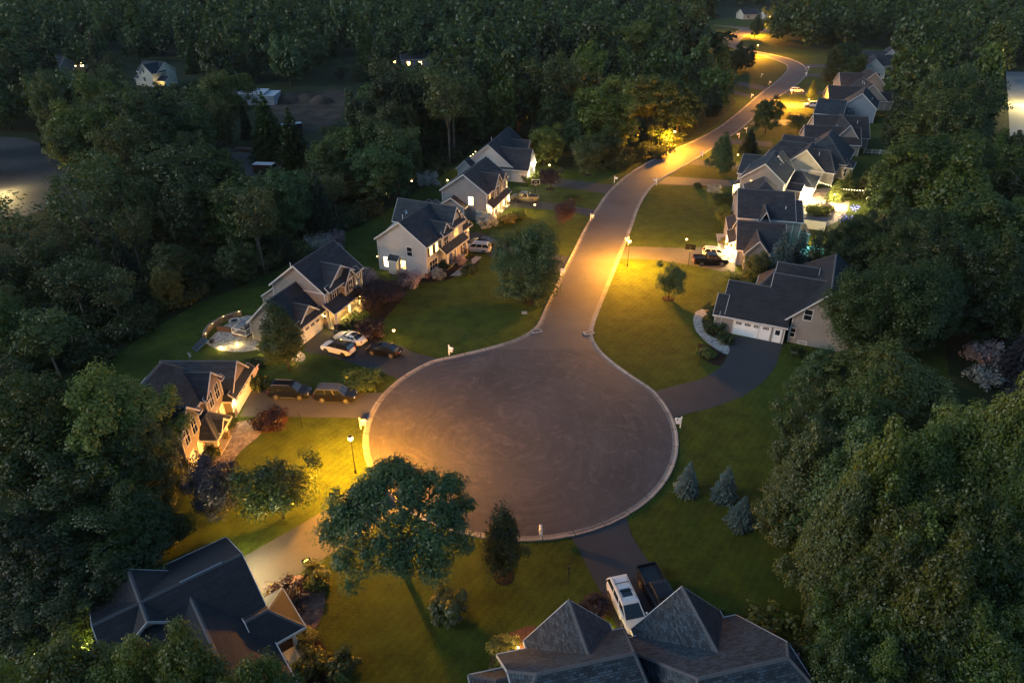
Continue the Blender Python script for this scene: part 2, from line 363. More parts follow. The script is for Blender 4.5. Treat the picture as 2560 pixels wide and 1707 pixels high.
class House:
    def __init__(s,label,O,ang,wall,roof,name='house',cat='house',group=None,z=0):
        s.root=empty(name,(O[0],O[1],z),R(ang),label,cat,group)
        s.W=MB(); s.Rf=MB(); s.T=MB(); s.C=MB(); s.St=MB(); s.wm=wall; s.rm=roof
    # --- generic roofed block; ridge along ax; hips h0,h1; clipped gables j0,j1=(drop,inset)
    def gable(s,x0,x1,y0,y1,ze,zr,ax='x',z0=0,oh=.38,rk=.3,h0=0,h1=0,j0=None,j1=None,walls=True,pent=None,corner=True,cap=True):
        if ax=='x': a0,a1,b0,b1=x0,x1,y0,y1; mp=lambda a,b,z:(a,b,z)
        else: a0,a1,b0,b1=y0,y1,x0,x1; mp=lambda a,b,z:(b,a,z)
        bm=(b0+b1)/2; sl=(zr-ze)/(bm-b0); q=math.hypot(1,sl)
        if walls:
            c=[(a0,b0),(a1,b0),(a1,b1),(a0,b1)]
            for i in range(4):
                p,r=c[i],c[(i+1)%4]
                s.W.poly([mp(p[0],p[1],z0),mp(r[0],r[1],z0),mp(r[0],r[1],ze),mp(p[0],p[1],ze)])
            for a,h,j in ((a0,h0,j0),(a1,h1,j1)):
                if h: continue
                if j: 
                    zz=zr-j[0]; d=(zz-ze)/sl
                    s.W.poly([mp(a,b0,ze),mp(a,b1,ze),mp(a,b1-d,zz),mp(a,b0+d,zz)])
                else: s.W.poly([mp(a,b0,ze),mp(a,b1,ze),mp(a,bm,zr)])
            if corner:
                k=.07
                for ca,cb in c:
                    p=mp(ca,cb,0); s.T.box(p[0]-k,p[0]+k,p[1]-k,p[1]+k,z0+.02,ze-.06)
        t=.15; zeo=ze-sl*oh
        ra0=a0+h0 if h0 else a0-rk; ra1=a1-h1 if h1 else a1+rk
        ea0=a0-oh if h0 else a0-rk; ea1=a1+oh if h1 else a1+rk
        for sd in (0,1):
            be=b0-oh if sd==0 else b1+oh
            def pt(a,b): 
                z=zr-sl*abs(b-bm); return mp(a,b,z+t)
            pts=[]
            if j0:
                d=(j0[0])/sl; bc=bm-d if sd==0 else bm+d
                L=[(ea0,be),None,(ea0,bc),(ra0+j0[1],bm)]
            else: L=[(ea0,be),None,(ra0,bm)]
            if j1:
                d=(j1[0])/sl; bc=bm-d if sd==0 else bm+d
                Rr=[(ra1-j1[1],bm),(ea1,bc),(ea1,be)]
            else: Rr=[(ra1,bm),(ea1,be)]
            pl=[p for p in L if p]+Rr
            pl=[pl[0]]+pl[1:]
            uv=[(a,abs(b-bm)*q) for a,b in pl]
            s.Rf.poly([pt(a,b) for a,b in pl],uv)
            s.Rf.poly([(lambda P:(P[0],P[1],P[2]-t+.01))(pt(a,b)) for a,b in pl][::-1])
            # eave fascia / gutter
            o=.07 if sd else -.07
            s.T.hexa([mp(ea0,be,zeo-.06),mp(ea1,be,zeo-.06),mp(ea1,be+o,zeo-.06),mp(ea0,be+o,zeo-.06),
                      mp(ea0,be,zeo+t+.01),mp(ea1,be,zeo+t+.01),mp(ea1,be+o,zeo+t+.01),mp(ea0,be+o,zeo+t+.01)])
            # rake boards
            for a,h,j,sg in ((ea0,h0,j0,-1),(ea1,h1,j1,1)):
                if h: continue
                bt=bm if not j else (bm-(j[0])/sl if sd==0 else bm+(j[0])/sl)
                zt=zr-sl*abs(bt-bm); w=.05*sg
                s.T.hexa([mp(a,be,zeo-.12),mp(a,bt,zt-.12),mp(a+w,bt,zt-.12),mp(a+w,be,zeo-.12),
                          mp(a,be,zeo+t+.015),mp(a,bt,zt+t+.015),mp(a+w,bt,zt+t+.015),mp(a+w,be,zeo+t+.015)])
        # hip ends
        for a,h,ra,sg in ((ea0,h0,ra0,-1),(ea1,h1,ra1,1)):
            if not h: continue
            P=[(a,b0-oh,zeo+t),(a,b1+oh,zeo+t),(ra,bm,zr+t)]
            ln=math.hypot(abs(ra-a),zr-zeo)
            s.Rf.poly([mp(*p) for p in P],[(b0-oh,0),(b1+oh,0),(bm,ln)])
            w=.07*sg
            s.T.hexa([mp(a,b0-oh,zeo-.06),mp(a,b1+oh,zeo-.06),mp(a+w,b1+oh,zeo-.06),mp(a+w,b0-oh,zeo-.06),
                      mp(a,b0-oh,zeo+t+.01),mp(a,b1+oh,zeo+t+.01),mp(a+w,b1+oh,zeo+t+.01),mp(a+w,b0-oh,zeo+t+.01)])
            if cap:
                for b in (b0-oh,b1+oh): s._cap(mp(a,b,zeo+t),mp(ra,bm,zr+t))
        for a,j,ra,sg in ((ea0,j0,ra0,1),(ea1,j1,ra1,-1)):
            if not j: continue
            d=j[0]/sl; ri=ra+sg*j[1]
            P=[(a,bm-d,zr-j[0]+t),(a,bm+d,zr-j[0]+t),(ri,bm,zr+t)]
            s.Rf.poly([mp(*p) for p in P],[(0,0),(2*d,0),(d,j[1])])
            w=-.06*sg
            s.T.hexa([mp(a,bm-d,zr-j[0]-.05),mp(a,bm+d,zr-j[0]-.05),mp(a+w,bm+d,zr-j[0]-.05),mp(a+w,bm-d,zr-j[0]-.05),
                      mp(a,bm-d,zr-j[0]+t+.01),mp(a,bm+d,zr-j[0]+t+.01),mp(a+w,bm+d,zr-j[0]+t+.01),mp(a+w,bm-d,zr-j[0]+t+.01)])
            if cap:
                for b in (bm-d,bm+d): s._cap(mp(a,b,zr-j[0]+t),mp(ri,bm,zr+t))
        if cap:
            c0=ra0+(j0[1] if j0 else 0); c1=ra1-(j1[1] if j1 else 0)
            s._cap(mp(c0,bm,zr+t),mp(c1,bm,zr+t))
        if pent:     # little skirt roof across the foot of a gable, on side 0/1
            a=a0 if pent==1 else a1; sg=-1 if pent==1 else 1
            s.slab([mp(a,b0-.25,ze+.62),mp(a,b1+.25,ze+.62),mp(a+sg*.75,b1+.25,ze-.02),mp(a+sg*.75,b0-.25,ze-.02)],.1)
    def _cap(s,p,q):
        p=Vector(p);q=Vector(q); d=(q-p).normalized(); sd=d.cross(Vector((0,0,1))).normalized()*.15
        up=Vector((0,0,.055)); dn=Vector((0,0,-.06))
        s.C.poly([p+sd+dn,q+sd+dn,q+up,p+up]); s.C.poly([p+up,q+up,q-sd+dn,p-sd+dn])
    def slab(s,pts,t=.12,fascia=True):
        P=[Vector(p) for p in pts]; up=Vector((0,0,t))
        u=(P[1]-P[0]); v=(P[3]-P[0]) if len(P)>3 else (P[2]-P[0])
        un=u.normalized(); vn=(v-un*v.dot(un)).normalized()
        s.Rf.poly([p+up for p in P],[((p-P[0]).dot(un),(p-P[0]).dot(vn)) for p in P]); s.Rf.poly(P[::-1])
        if fascia:
            c=sum(P,Vector())/len(P)
            for i in range(len(P)):
                a,b=P[i],P[(i+1)%len(P)]
                o=((a+b)/2-c); o.z=0; o.normalize(); o*=.05; d=Vector((0,0,-.06)); e=Vector((0,0,t+.01))
                s.T.hexa([a+d,b+d,b+o+d,a+o+d,a+e,b+e,b+o+e,a+o+e])
    def shed(s,x0,x1,y0,y1,z00,z11,ax='y',walls=None,rk=.2):
        """single-slope roof: z00 at y0 (or x0), z11 at y1 (or x1)"""
        if ax=='y': s.slab([(x0-rk,y0,z00),(x1+rk,y0,z00),(x1+rk,y1,z11),(x0-rk,y1,z11)])
        else: s.slab([(x0,y0-rk,z00),(x0,y1+rk,z00),(x1,y1+rk,z11),(x1,y0-rk,z11)])
        if walls is not None:
            h=[(x0,y0,z00),(x1,y0,z00 if ax=='y' else z11),(x1,y1,z11),(x0,y1,z11 if ax=='y' else z00)]
            for i in range(4):
                p,r=h[i],h[(i+1)%4]
                s.W.poly([(p[0],p[1],walls),(r[0],r[1],walls),(r[0],r[1],r[2]),(p[0],p[1],p[2])])
    # --- openings.  face 'y-','y+','x-','x+': the wall plane at coordinate c; u = along wall
    def _fm(s,face,c):
        sg=-1 if face[1]=='-' else 1
        if face[0]=='y': return lambda u,d,z:(u,c+sg*d,z)
        return lambda u,d,z:(c+sg*d,u,z)
    def _fb(s,mb,f,u0,u1,d0,d1,z0,z1):
        mb.hexa([f(u0,d0,z0),f(u1,d0,z0),f(u1,d1,z0),f(u0,d1,z0),f(u0,d0,z1),f(u1,d0,z1),f(u1,d1,z1),f(u0,d1,z1)])
    def window(s,face,c,u,z,w=1.0,h=1.5,lit=None,nx=1,sh=False,label=None):
        f=s._fm(face,c); fr=MB(); pn=MB(); b=.11
        s._fb(fr,f,u-w/2-b,u-w/2,0,.06,z-h/2-b,z+h/2+b); s._fb(fr,f,u+w/2,u+w/2+b,0,.06,z-h/2-b,z+h/2+b)
        s._fb(fr,f,u-w/2,u+w/2,0,.06,z+h/2,z+h/2+b); s._fb(fr,f,u-w/2,u+w/2,0,.08,z-h/2-b,z-h/2)
        s._fb(fr,f,u-w/2,u+w/2,0,.045,z-.035,z+.035)
        for k in range(1,nx): s._fb(fr,f,u-w/2+w*k/nx-.04,u-w/2+w*k/nx+.04,0,.05,z-h/2,z+h/2)
        s._fb(pn,f,u-w/2,u+w/2,0,.02,z-h/2,z+h/2)
        wo=fr.build('window',M['trim'],s.root); 
        if lit: wo['label']=label or 'window glowing with warm light'
        pn.build('pane',lit or M['glass'],wo)
        if sh:
            for k in (-1,1):
                m=MB(); q=u+k*(w/2+.3); s._fb(m,f,q-.17,q+.17,0,.05,z-h/2-.08,z+h/2+.08); m.build('shutter',M['shutter'],s.root)
        return wo
    def garage_door(s,face,c,u,w=4.88,h=2.15,z=.03,n=4):
        f=s._fm(face,c); d=MB(); g=MB(); t=MB()
        for k in range(4): s._fb(d,f,u-w/2,u+w/2,0,.05+.006*(k%2),z+k*h/4+.012,z+(k+1)*h/4)
        s._fb(t,f,u-w/2-.14,u-w/2,0,.09,z,z+h+.14); s._fb(t,f,u+w/2,u+w/2+.14,0,.09,z,z+h+.14); s._fb(t,f,u-w/2,u+w/2,0,.09,z+h,z+h+.14)
        o=d.build('garage_door',M['white'],s.root)
        for k in range(n):
            cu=u-w/2+w*(k+.5)/n; g=MB()
            for i in range(4):
                for j in range(2):
                    uu=cu-.4+i*.205; zz=z+h*.77+j*.2
                    s._fb(g,f,uu,uu+.17,0,.064,zz,zz+.165)
            g.build('pane',M['glass'],o)
        t.build('door_frame',M['trim'],o)
        return o
    def door(s,face,c,u,w=.95,h=2.05,z=.15,m=None):
        f=s._fm(face,c); d=MB(); s._fb(d,f,u-w/2,u+w/2,0,.05,z,z+h)
        o=d.build('door',m or M['wood'],s.root); t=MB()
        s._fb(t,f,u-w/2-.12,u-w/2,0,.08,z,z+h+.12); s._fb(t,f,u+w/2,u+w/2+.12,0,.08,z,z+h+.12); s._fb(t,f,u-w/2,u+w/2,0,.08,z+h,z+h+.12)
        t.build('door_frame',M['trim'],o); g=MB(); s._fb(g,f,u-w*.3,u+w*.3,0,.062,z+h*.55,z+h*.9); g.build('pane',M['glass'],o)
        return o
    def column(s,x,y,z0,z1,base=.9,w=.42):
        m=MB(); zb=z0+base
        m.hexa([(x-w*.5,y-w*.5,zb),(x+w*.5,y-w*.5,zb),(x+w*.5,y+w*.5,zb),(x-w*.5,y+w*.5,zb),
                (x-w*.3,y-w*.3,z1),(x+w*.3,y-w*.3,z1),(x+w*.3,y+w*.3,z1),(x-w*.3,y+w*.3,z1)])
        m.box(x-w*.55,x+w*.55,y-w*.55,y+w*.55,z1-.12,z1)
        o=m.build('porch_column',M['trim'],s.root)
        if base:
            b=MB(); b.box(x-w*.68,x+w*.68,y-w*.68,y+w*.68,z0,zb); b.box(x-w*.75,x+w*.75,y-w*.75,y+w*.75,zb-.08,zb+.03); b.build('stone_base',M['stone'],o)
    def floor(s,x0,x1,y0,y1,z=.2):
        m=MB(); m.box(x0,x1,y0,y1,0,z); m.build('porch_floor',M['concrete'],s.root)
    def lantern(s,x,y,z,power,color=(1,.6,.2),off=(0,-.12)):
        m=MB(); X=x+off[0];Y=y+off[1]
        m.box(X-.05,X+.05,Y-.05,Y+.05,z-.12,z+.1); o=m.build('wall_lantern',M['warmbulb'],s.root)
        c=MB(); c.ring((X,Y),[.11,.02],[z+.13,z+.22],8); c.build('lantern_cap',M['dark'],o)
        if power: lamp((X+off[0]*1.2,Y+off[1]*1.2,z),power,color,.1,s.root)
    def vent(s,x,y,z,h=.5):
        m=MB(); m.ring((x,y),[.06,.06],[z-.3,z+h],8); m.build('vent_pipe',M['white'],s.root)
    def dish(s,x,y,z,a=0):
        m=MB(); m.tube([(x,y,z-.5),(x,y,z+.2)],.03); 
        d=Vector((math.cos(a),math.sin(a),.4)).normalized(); e=d.orthogonal().normalized(); g=d.cross(e); c=Vector((x,y,z+.35))
        rings=[]
        for r,o in ((.02,0),(.2,.03),(.38,.1)):
            rings.append([c+d*o+e*(r*math.cos(2*math.pi*k/14))+g*(r*1.15*math.sin(2*math.pi*k/14)) for k in range(14)])
        for i in range(2):
            for k in range(14): m.poly([rings[i][k],rings[i][(k+1)%14],rings[i+1][(k+1)%14],rings[i+1][k]])
        m.tube([c-g*.3,c+d*.45],.015); m.build('satellite_dish',M['steel'],s.root)
    def base(s,x0,x1,y0,y1,h=.8,m=None):
        b=MB(); k=.05; b.box(x0-k,x1+k,y0-k,y1+k,0,h); b.build('stone_skirt',m or M['stone'],s.root)
    def done(s):
        if s.W.f: s.W.build('wall',s.wm,s.root)
        if s.Rf.f: s.Rf.build('roof',s.rm,s.root)
        if s.T.f: s.T.build('roof_trim',M['trim'],s.root)
        if s.C.f: s.C.build('ridge_cap',M['ridge'],s.root)
        return s.root
sd_tan=siding('tan_siding',(.28,.245,.22)); sd_grey=siding('grey_siding',(.27,.265,.26)); sd_pale=siding('pale_siding',(.43,.41,.39))
sd_white=siding('white_siding',(.55,.53,.51)); sd_beige=siding('beige_siding',(.34,.30,.23)); sd_pink=siding('warm_taupe_siding',(.26,.215,.20))
sd_blue=siding('slate_blue_siding',(.2,.23,.27)); sd_cream=siding('cream_siding',(.55,.54,.44))
rf_dark=shingle('charcoal_shingle',(.031,.033,.039)); rf_blue=shingle('blue_grey_shingle',(.029,.036,.045)); rf_brown=shingle('brown_shingle',(.034,.031,.033))
rf_slate=shingle('mottled_slate_shingle',(.028,.036,.047),.4,.34,.17,(.06,.08,.1)); rf_black=shingle('black_shingle',(.024,.024,.028),.18); rf_taupe=shingle('taupe_shingle',(.036,.034,.037))

# ---- west side, nearest first
h=House('taupe two storey house with twin front gables beside two dark suvs',(-32.15,64.86),90,sd_pink,rf_blue)
h.gable(-1.1,5.1,0,8.2,2.95,5.9,'y',pent=1); h.gable(-11.4,-.9,1.5,8.7,5.7,9.2,'x',h0=3,h1=2.6)
h.gable(-4.95,-.85,.8,5,5.65,7.55,'y'); h.gable(-11.35,-7.15,.8,5,5.65,7.55,'y')
for a,b in ((-4.95,-.85),(-11.35,-7.15)):
    for q in (a,b): h.slab([(q-.42,.8,5.75),(q+.42,.8,5.75),(q+.42,.35,5.4),(q-.42,.35,5.4)],.08)
h.gable(-7.9,-4.3,-.75,1.6,2.9,4.3,'x',walls=False,h0=1.4,h1=1.4); h.gable(-6.9,-5.3,-.95,.6,3.0,3.75,'y',walls=False)
h.floor(-7.7,-4.4,-.8,1.5,.2); h.column(-4.75,-.45,.2,2.9); h.column(-7.3,-.45,.2,2.9); h.door('y-',1.5,-6.1)
h.garage_door('y-',0,2.25); h.lantern(-.75,0,2.2,26,(1,.68,.32))
h.lantern(4.95,0,2.2,0)
for u,z in ((-3.75,4.6),(-2.05,4.6),(-2.05,1.75),(-3.75,1.75)): h.window('y-',.8,u,z,.95,1.7,M['litdim'] if z<2 else None,nx=2)
for u,z in ((-10.2,4.6),(-8.4,4.6),(-10.2,1.75),(-8.4,1.75)): h.window('y-',.8,u,z,.95,1.7,M['litdim'] if z<2 else None,nx=2)
h.window('y-',1.5,-6.1,4.9,.8,.9); h.base(-1.12,-.35,-.02,.5,1.0); h.base(4.72,5.1,-.02,.5,1.0)
h.vent(-6,7.6,6.6); h.dish(4.6,6.5,4.9,-1.2)
fl=MB(); fl.tube([(5.2,-.05,1.9),(6.0,-1.1,3.1)],.03); fo=fl.build('flag_pole',M['white'],h.root)
fm,nt,p=new_mat('striped_flag'); tc=N(nt,'ShaderNodeTexCoord'); w=N(nt,'ShaderNodeTexWave',wave_type='BANDS',bands_direction='Z'); w.inputs['Scale'].default_value=3.2; nt.links.new(tc.outputs['Object'],w.inputs['Vector'])
rr=ramp(nt,w.outputs['Fac'],[(.45,(.35,.02,.03)),(.55,(.7,.68,.65))]); nt.links.new(rr.outputs['Color'],p.inputs['Base Color'])
fb=MB()
for k in range(6):
    a0=k/6;a1=(k+1)/6
    def fp(a,zt): return (5.35+.5*a+.1*math.sin(a*6),-.25-.7*a,2.1+1.0*a-zt*(.9+.1*math.sin(a*5)))
    fb.poly([fp(a0,0),fp(a1,0),fp(a1,.85),fp(a0,.85)])
fb.build('flag',fm,fo); h.done()

h=House('tan house with a glowing front porch and white garage door above two white cars',(-28.66,81.02),69,sd_tan,rf_dark)
h.gable(-1.6,5.5,0,7.2,2.95,6.5,'x'); h.gable(-.95,4.35,-.12,4,2.95,5.0,'y',pent=1)
h.gable(4.75,14.1,-.9,7.8,5.7,9.1,'x'); h.gable(5.1,12.6,-1.0,4,5.7,8.1,'y',pent=1); h.gable(8.5,11.3,-1.75,3,5.6,7.2,'y',z0=3.6)
h.shed(4.3,11.7,-2.6,-.9,2.8,4.0); h.shed(4.9,8.6,7.8,10.3,4.9,3.1,walls=0)
h.floor(4.4,11.7,-2.5,-.9,.2)
for x in (4.7,8.4,11.2): h.column(x,-2.25,.2,2.75)
h.garage_door('y-',-.12,1.55); h.lantern(4.75,-.0,2.1,34,(1,.62,.17)); h.lantern(-1.2,0,2.0,0)
lamp((7.0,-1.7,2.5),40,(1,.62,.15),.12,h.root); lamp((10.2,-1.7,2.5),30,(1,.62,.15),.12,h.root)
h.door('y-',-.9,7.2); h.window('y-',-.9,9.7,1.7,1.6,1.4,M['lit'],nx=2); h.window('y-',-.9,13.0,1.7,1.2,1.5,M['litdim'],nx=2)
h.window('y-',-1.0,6.8,4.7,.95,1.5,sh=True,nx=2); h.window('y-',-1.75,9.9,4.75,.95,1.5,sh=True,nx=2); h.window('y-',-.9,13.1,4.6,.95,1.5,sh=True,nx=2)
h.window('x-',-1.6,3.6,3.9,1.0,1.6); h.base(4.35,5.45,-.15,.4,1.0); h.vent(5.2,4.4,8.7)
h.window('x-',4.75,-.45,1.9,.5,1.2)
h.done()

h=House('pale two storey gabled house with three lit ground floor windows on its side wall',(-14.05,101.31),66,sd_pale,rf_blue)
h.gable(.55,12.2,0,9.2,5.7,9.0,'x'); h.gable(8.1,12.3,-.35,10.6,6.2,9.1,'y',pent=1); h.gable(5.2,8.1,-.3,4,5.8,7.5,'y',pent=1)
h.gable(12.3,18.3,1.5,9.5,2.95,6.2,'y',pent=1); h.gable(10,18,6,13,3.5,6.6,'x')
h.shed(4.7,12.5,-1.5,0,2.8,4.0); h.floor(4.7,12.4,-1.4,0,.2)
for x in (5.1,8.2,12.0): h.column(x,-1.2,.2,2.75)
h.window('y-',0,2.1,4.4,.85,1.6,M['lit'],sh=True,nx=2); h.window('y-',0,3.9,4.4,.85,1.6,M['lit'],sh=True,nx=2)
h.window('y-',0,2.6,1.7,2.4,1.6,nx=3); h.window('y-',-.3,6.65,4.4,1.3,1.5,nx=2); h.window('y-',-.35,10.1,4.9,1.6,1.6,M['litdim'],nx=3)
h.door('y-',0,6.0); h.window('y-',0,9.6,1.7,1.4,1.5,nx=2); h.garage_door('y-',1.5,15.2); h.lantern(17.9,1.5,2.1,0)
h.window('x-',.55,3.1,4.2,.95,1.5); h.window('x-',.55,7.8,1.6,.9,1.7,M['lit2'],label='brightest lit window on the side wall'); h.window('x-',.55,4.5,1.6,.9,1.6,M['lit'])
h.shed(-.35,.55,5.3,6.9,2.3,3.0,ax='x',walls=0); h.base(.5,1.6,-.05,.4,.9,M['brick']); h.vent(3.6,5.9,8.6); h.dish(5.0,6.2,8.7,-1.4)
h.lantern(.4,9.3,2.4,0,off=(-.1,.1))
h.done()

h=House('grey two storey house with one yellow side window and a blazing front porch',(-6.7,129.9),72,sd_grey,rf_taupe)
h.gable(-1.3,11.2,-2.3,7.0,5.7,9.0,'x'); h.gable(1.9,6.3,-2.75,3,5.8,8.0,'y'); h.gable(6.7,9.4,-2.75,3,5.8,7.2,'y')
h.gable(9.0,12.5,-1.6,6.4,5.4,8.4,'x')
h.shed(-1.3,9.6,-3.75,-2.3,2.8,4.0); h.floor(-1.2,9.5,-3.6,-2.3,.2)
for x in (-.9,2.6,6.0,9.1): h.column(x,-3.4,.2,2.75,base=.7)
h.gable(-2.75,-1.3,2.0,7.0,3.0,4.6,'x'); h.window('x-',-2.75,3.0,1.9,.5,.6,M['litdim']); h.window('x-',-1.3,1.0,3.9,.95,1.6,M['lit2'],label='single yellow lit window on the gable wall')
h.window('y-',-2.3,.4,4.5,.9,1.5,M['litdim'],sh=True); h.window('y-',-2.75,4.1,4.7,1.5,1.7,nx=2); h.window('y-',-2.75,8.0,4.7,1.1,1.5,nx=2)
h.window('y-',-2.3,1.6,1.7,1.6,1.5,M['lit2'],nx=2); h.door('y-',-2.3,4.8); h.window('y-',-2.3,7.5,1.7,1.6,1.5,M['lit2'],nx=2)
for x in (.6,4.3,8.2): lamp((x,-3.1,2.4),42,(1,.66,.24),.12,h.root)
h.lantern(9.9,-2.6,3.6,24,(1,.66,.22)); h.lantern(9.9,-2.4,2.2,0); h.done()

h=House('white house with a wide dark gable roof and floodlit garage front at the wood edge',(-2.3,155),75,sd_white,rf_dark)
h.gable(-.6,16.5,-2.4,8.4,3.6,8.0,'x'); h.gable(-.6,6.2,-6.2,2.5,3.1,6.7,'y'); h.gable(8,15,-3.5,2.5,3.4,6.4,'y'); h.gable(-3.6,-.6,6.0,9.4,3.3,4.9,'x')
h.garage_door('y-',-6.2,2.8); h.lantern(-.2,-6.2,2.3,70,(1,.8,.5)); h.lantern(5.9,-6.2,2.4,70,(1,.8,.5)); h.vent(6,4.2,7.6)
h.window('y-',-3.5,11.5,1.8,1.4,1.5,M['lit2'],nx=2); h.done()

# ---- east side, nearest first
h=House('beige house with wide white garage door where the black driveway ends',(29.35,84.44),-24.7,sd_tan,rf_black)
h.gable(.15,5.3,0,8.5,2.8,6.05,'x')
for q in (((5.3,0,0),(8.6,0,0),(8.6,0,2.8),(5.3,0,2.8)),((8.6,0,0),(8.6,8,0),(8.6,8,6),(8.6,4,5.8),(8.6,0,2.8)),((5.8,3,0),(5.8,11,0),(5.8,11,3.7),(5.8,6.1,7.4),(5.8,3,5))): h.W.poly(q)
h.slab([(5.55,-.38,2.545),(8.9,-.38,2.545),(8.9,.95,3.56),(13,.95,3.56),(13,6.1,7.5),(5.55,6.1,7.5)],.15,False); h.slab([(13,6.1,7.5),(13,11,3.75),(5.55,11,3.75),(5.55,6.1,7.5)],.15,False)
h._cap((5.55,6.1,7.65),(13,6.1,7.65)); h.T.box(5.55,8.97,-.45,-.38,2.49,2.71); h.T.box(8.9,8.97,-.38,.9,2.5,2.6); h.T.box(8.53,8.67,-.07,.07,.02,2.6)
for ya,za,yb in ((4.1,5.94,6.1),(11,3.75,6.1)): h.T.hexa([(5.49,ya,za-.12),(5.49,yb,7.38),(5.55,yb,7.38),(5.55,ya,za-.12),(5.49,ya,za+.165),(5.49,yb,7.665),(5.55,yb,7.665),(5.55,ya,za+.165)])
h.gable(9.25,16.9,.9,19,4.3,8.2,'y',oh=1.2,h1=4.2)
h.gable(5.85,11,8.9,13,5.0,7.2,'x'); h.gable(3.5,10,10,15.5,2.9,5.4,'x',h0=2); h.gable(-.75,.15,.0,4.4,2.8,4.7,'x')
h.garage_door('y-',0,4.35); h.door('y-',0,7.75,1.0,2.1,.05,M['white']); h.window('y-',.9,11.0,4.6,.95,1.5); h.window('y-',.9,9.55,1.6,.7,1.3)
h.base(.0,.5,-.06,.4,.9,M['brick']); h.window('y-',.9,11.1,.35,1.0,.3); h.vent(15.6,13,6.0); h.done()

h=House('dark roofed house with a small taupe front gable beside the black pickup',(39,105.5),-12,sd_tan,rf_taupe)
h.gable(0,3.6,0,5,3.1,5.2,'y'); h.gable(-1.2,6.2,1.5,11.2,3.0,6.1,'x'); h.gable(-.75,8.6,10.8,23.2,5.3,8.4,'x'); h.gable(7.9,9.9,10.9,20,5.2,7.4,'x')
h.gable(1.2,6.8,17,25,7.0,9.4,'y',h0=2.6,h1=2.6,walls=False); h.gable(2.9,4.2,9.6,13,5.7,7.0,'y',walls=False)
h.shed(-2.5,-.8,4.5,10.4,2.6,3.4,ax='x'); h.shed(-2.3,-.75,10.6,17,2.7,3.5,ax='x',walls=0); h.floor(-2.5,-1.2,2.2,11,.15)
h.column(-2.3,5,.15,2.6,0,.3); h.column(-2.3,10,.15,2.6,0,.3)
h.shed(9.0,11.9,11.5,16.5,3.6,2.7,ax='x',walls=0); h.garage_door('x-',-1.2,4.6,4.4); h.lantern(-1.2,2.2,2.2,90,(1,.66,.26),off=(-.15,0)); h.lantern(-1.2,7.4,2.2,70,(1,.66,.26),off=(-.15,0))
lamp((-1.9,9.5,2.3),60,(1,.68,.28),.12,h.root); lamp((12.6,14.5,2.6),60,(1,.72,.26),.12,h.root)
h.window('x-',-1.2,9.2,1.7,1.4,1.5,M['lit2'],nx=2); h.vent(7.2,13,6.9,.2); h.done()

h=House('beige gabled two storey house with a bright glazed sunroom over the floodlit patio',(47.3,138.5),-28,sd_tan,rf_blue)
h.gable(0,8.5,0,11.2,5.7,9.0,'y'); h.gable(2.5,8.2,9,13.5,5.5,8.6,'y'); h.gable(-2.2,4,9.4,17.2,4.0,7.0,'x'); h.gable(8.5,13.4,8.6,17.4,3.0,4.8,'x',h1=3.2)
h.shed(8.5,11.5,5.2,8.6,2.8,3.4,walls=0); h.shed(-1.9,0,3.4,7,2.7,3.6,ax='x',walls=0)
h.window('y-',0,2.4,4.5,1.0,1.7,M['lit'],label='warm lit upstairs window on the gable wall'); h.window('x-',-1.9,5.2,1.5,1.6,1.6,M['lit2'],nx=2)
for u in (9.4,10.6,11.8,12.8): h.window('y-',8.6,u,1.75,.9,2.0,M['lit2'] if u>11 else M['lit'],nx=2)
for u in (10,12,14.5): h.window('x+',13.4,u,1.75,1.1,2.0,M['lit'],nx=2)
lamp((12.2,7.6,2.5),120,(1,.68,.26),.15,h.root); lamp((-1.2,2.4,2.2),50,(1,.66,.24),.12,h.root); h.vent(6.4,6.4,7.2); h.done()

h=House('beige house with a broad brown hip roof and blue hip behind two small spruces',(62,152),-30,sd_beige,rf_taupe)
h.gable(-1.6,7.0,3.8,13,3.2,7.2,'y',h1=2); h.gable(2.6,9.3,4.2,12.2,3.0,6.5,'x',h1=2.2); h.gable(-7,3,7.2,17,3,6.5,'x',h0=2.6)
h.gable(-5,2,15.5,24,3,6.2,'x'); h.gable(9.2,12.2,10.8,16,2.8,4.0,'x',h1=1.8); h.done()
h2=House('second half',(62,152),-30,sd_beige,rf_blue); h2.gable(0,10.8,10.5,24,3.6,8.6,'y',h0=3.8,h1=4); 
for m_,nm,mt in ((h2.Rf,'rear_roof',rf_blue),(h2.W,'rear_wall',sd_beige),(h2.T,'rear_trim',M['trim']),(h2.C,'rear_ridge_cap',M['ridge'])): m_.build(nm,mt,h.root)
bpy.data.objects.remove(h2.root)
for u in (1.0,3.6): h.window('y-',3.8,u,1.7,.9,1.3)
for u in (11.5,13.4,15.2): h.window('x+',12.2,u,1.5,1.1,1.7)
h.window('y-',10.8,10.6,1.5,1.3,1.7,nx=2); h.vent(5.2,6.2,6.0); h.vent(6.5,14,7.3)

h=House('long low brown roofed house with a white porch rail at its rear corner',(76,175),-12,sd_tan,rf_brown)
h.gable(-1,12.2,2.4,11,3.0,6.2,'x'); h.gable(2.6,16,10.5,22,3.0,7.0,'x'); h.gable(6,12.5,4,17,3.2,7.3,'y')
h.lantern(2.8,16.5,2.3,55,(1,.66,.26),off=(-.15,0)); h.vent(13,13,6.2); h.vent(7,8,6.0); h.window('x+',12.2,7,1.6,1.0,1.3,M['lit2']); h.done()

h=House('slate blue gabled house with a tiny gabled side bump by the white pickup',(98,212),-28,sd_blue,rf_blue)
h.gable(.8,10,4.5,16.5,4.3,8.2,'y'); h.gable(-6,1.6,-3.2,5.8,3.0,6.3,'x'); h.gable(.2,2.7,3.7,8,3.1,4.4,'y'); h.window('y-',3.7,1.4,1.6,.9,1.5); h.window('y-',4.5,4.2,2.6,.7,.8)
h.vent(8.2,8,6.2); h.done()

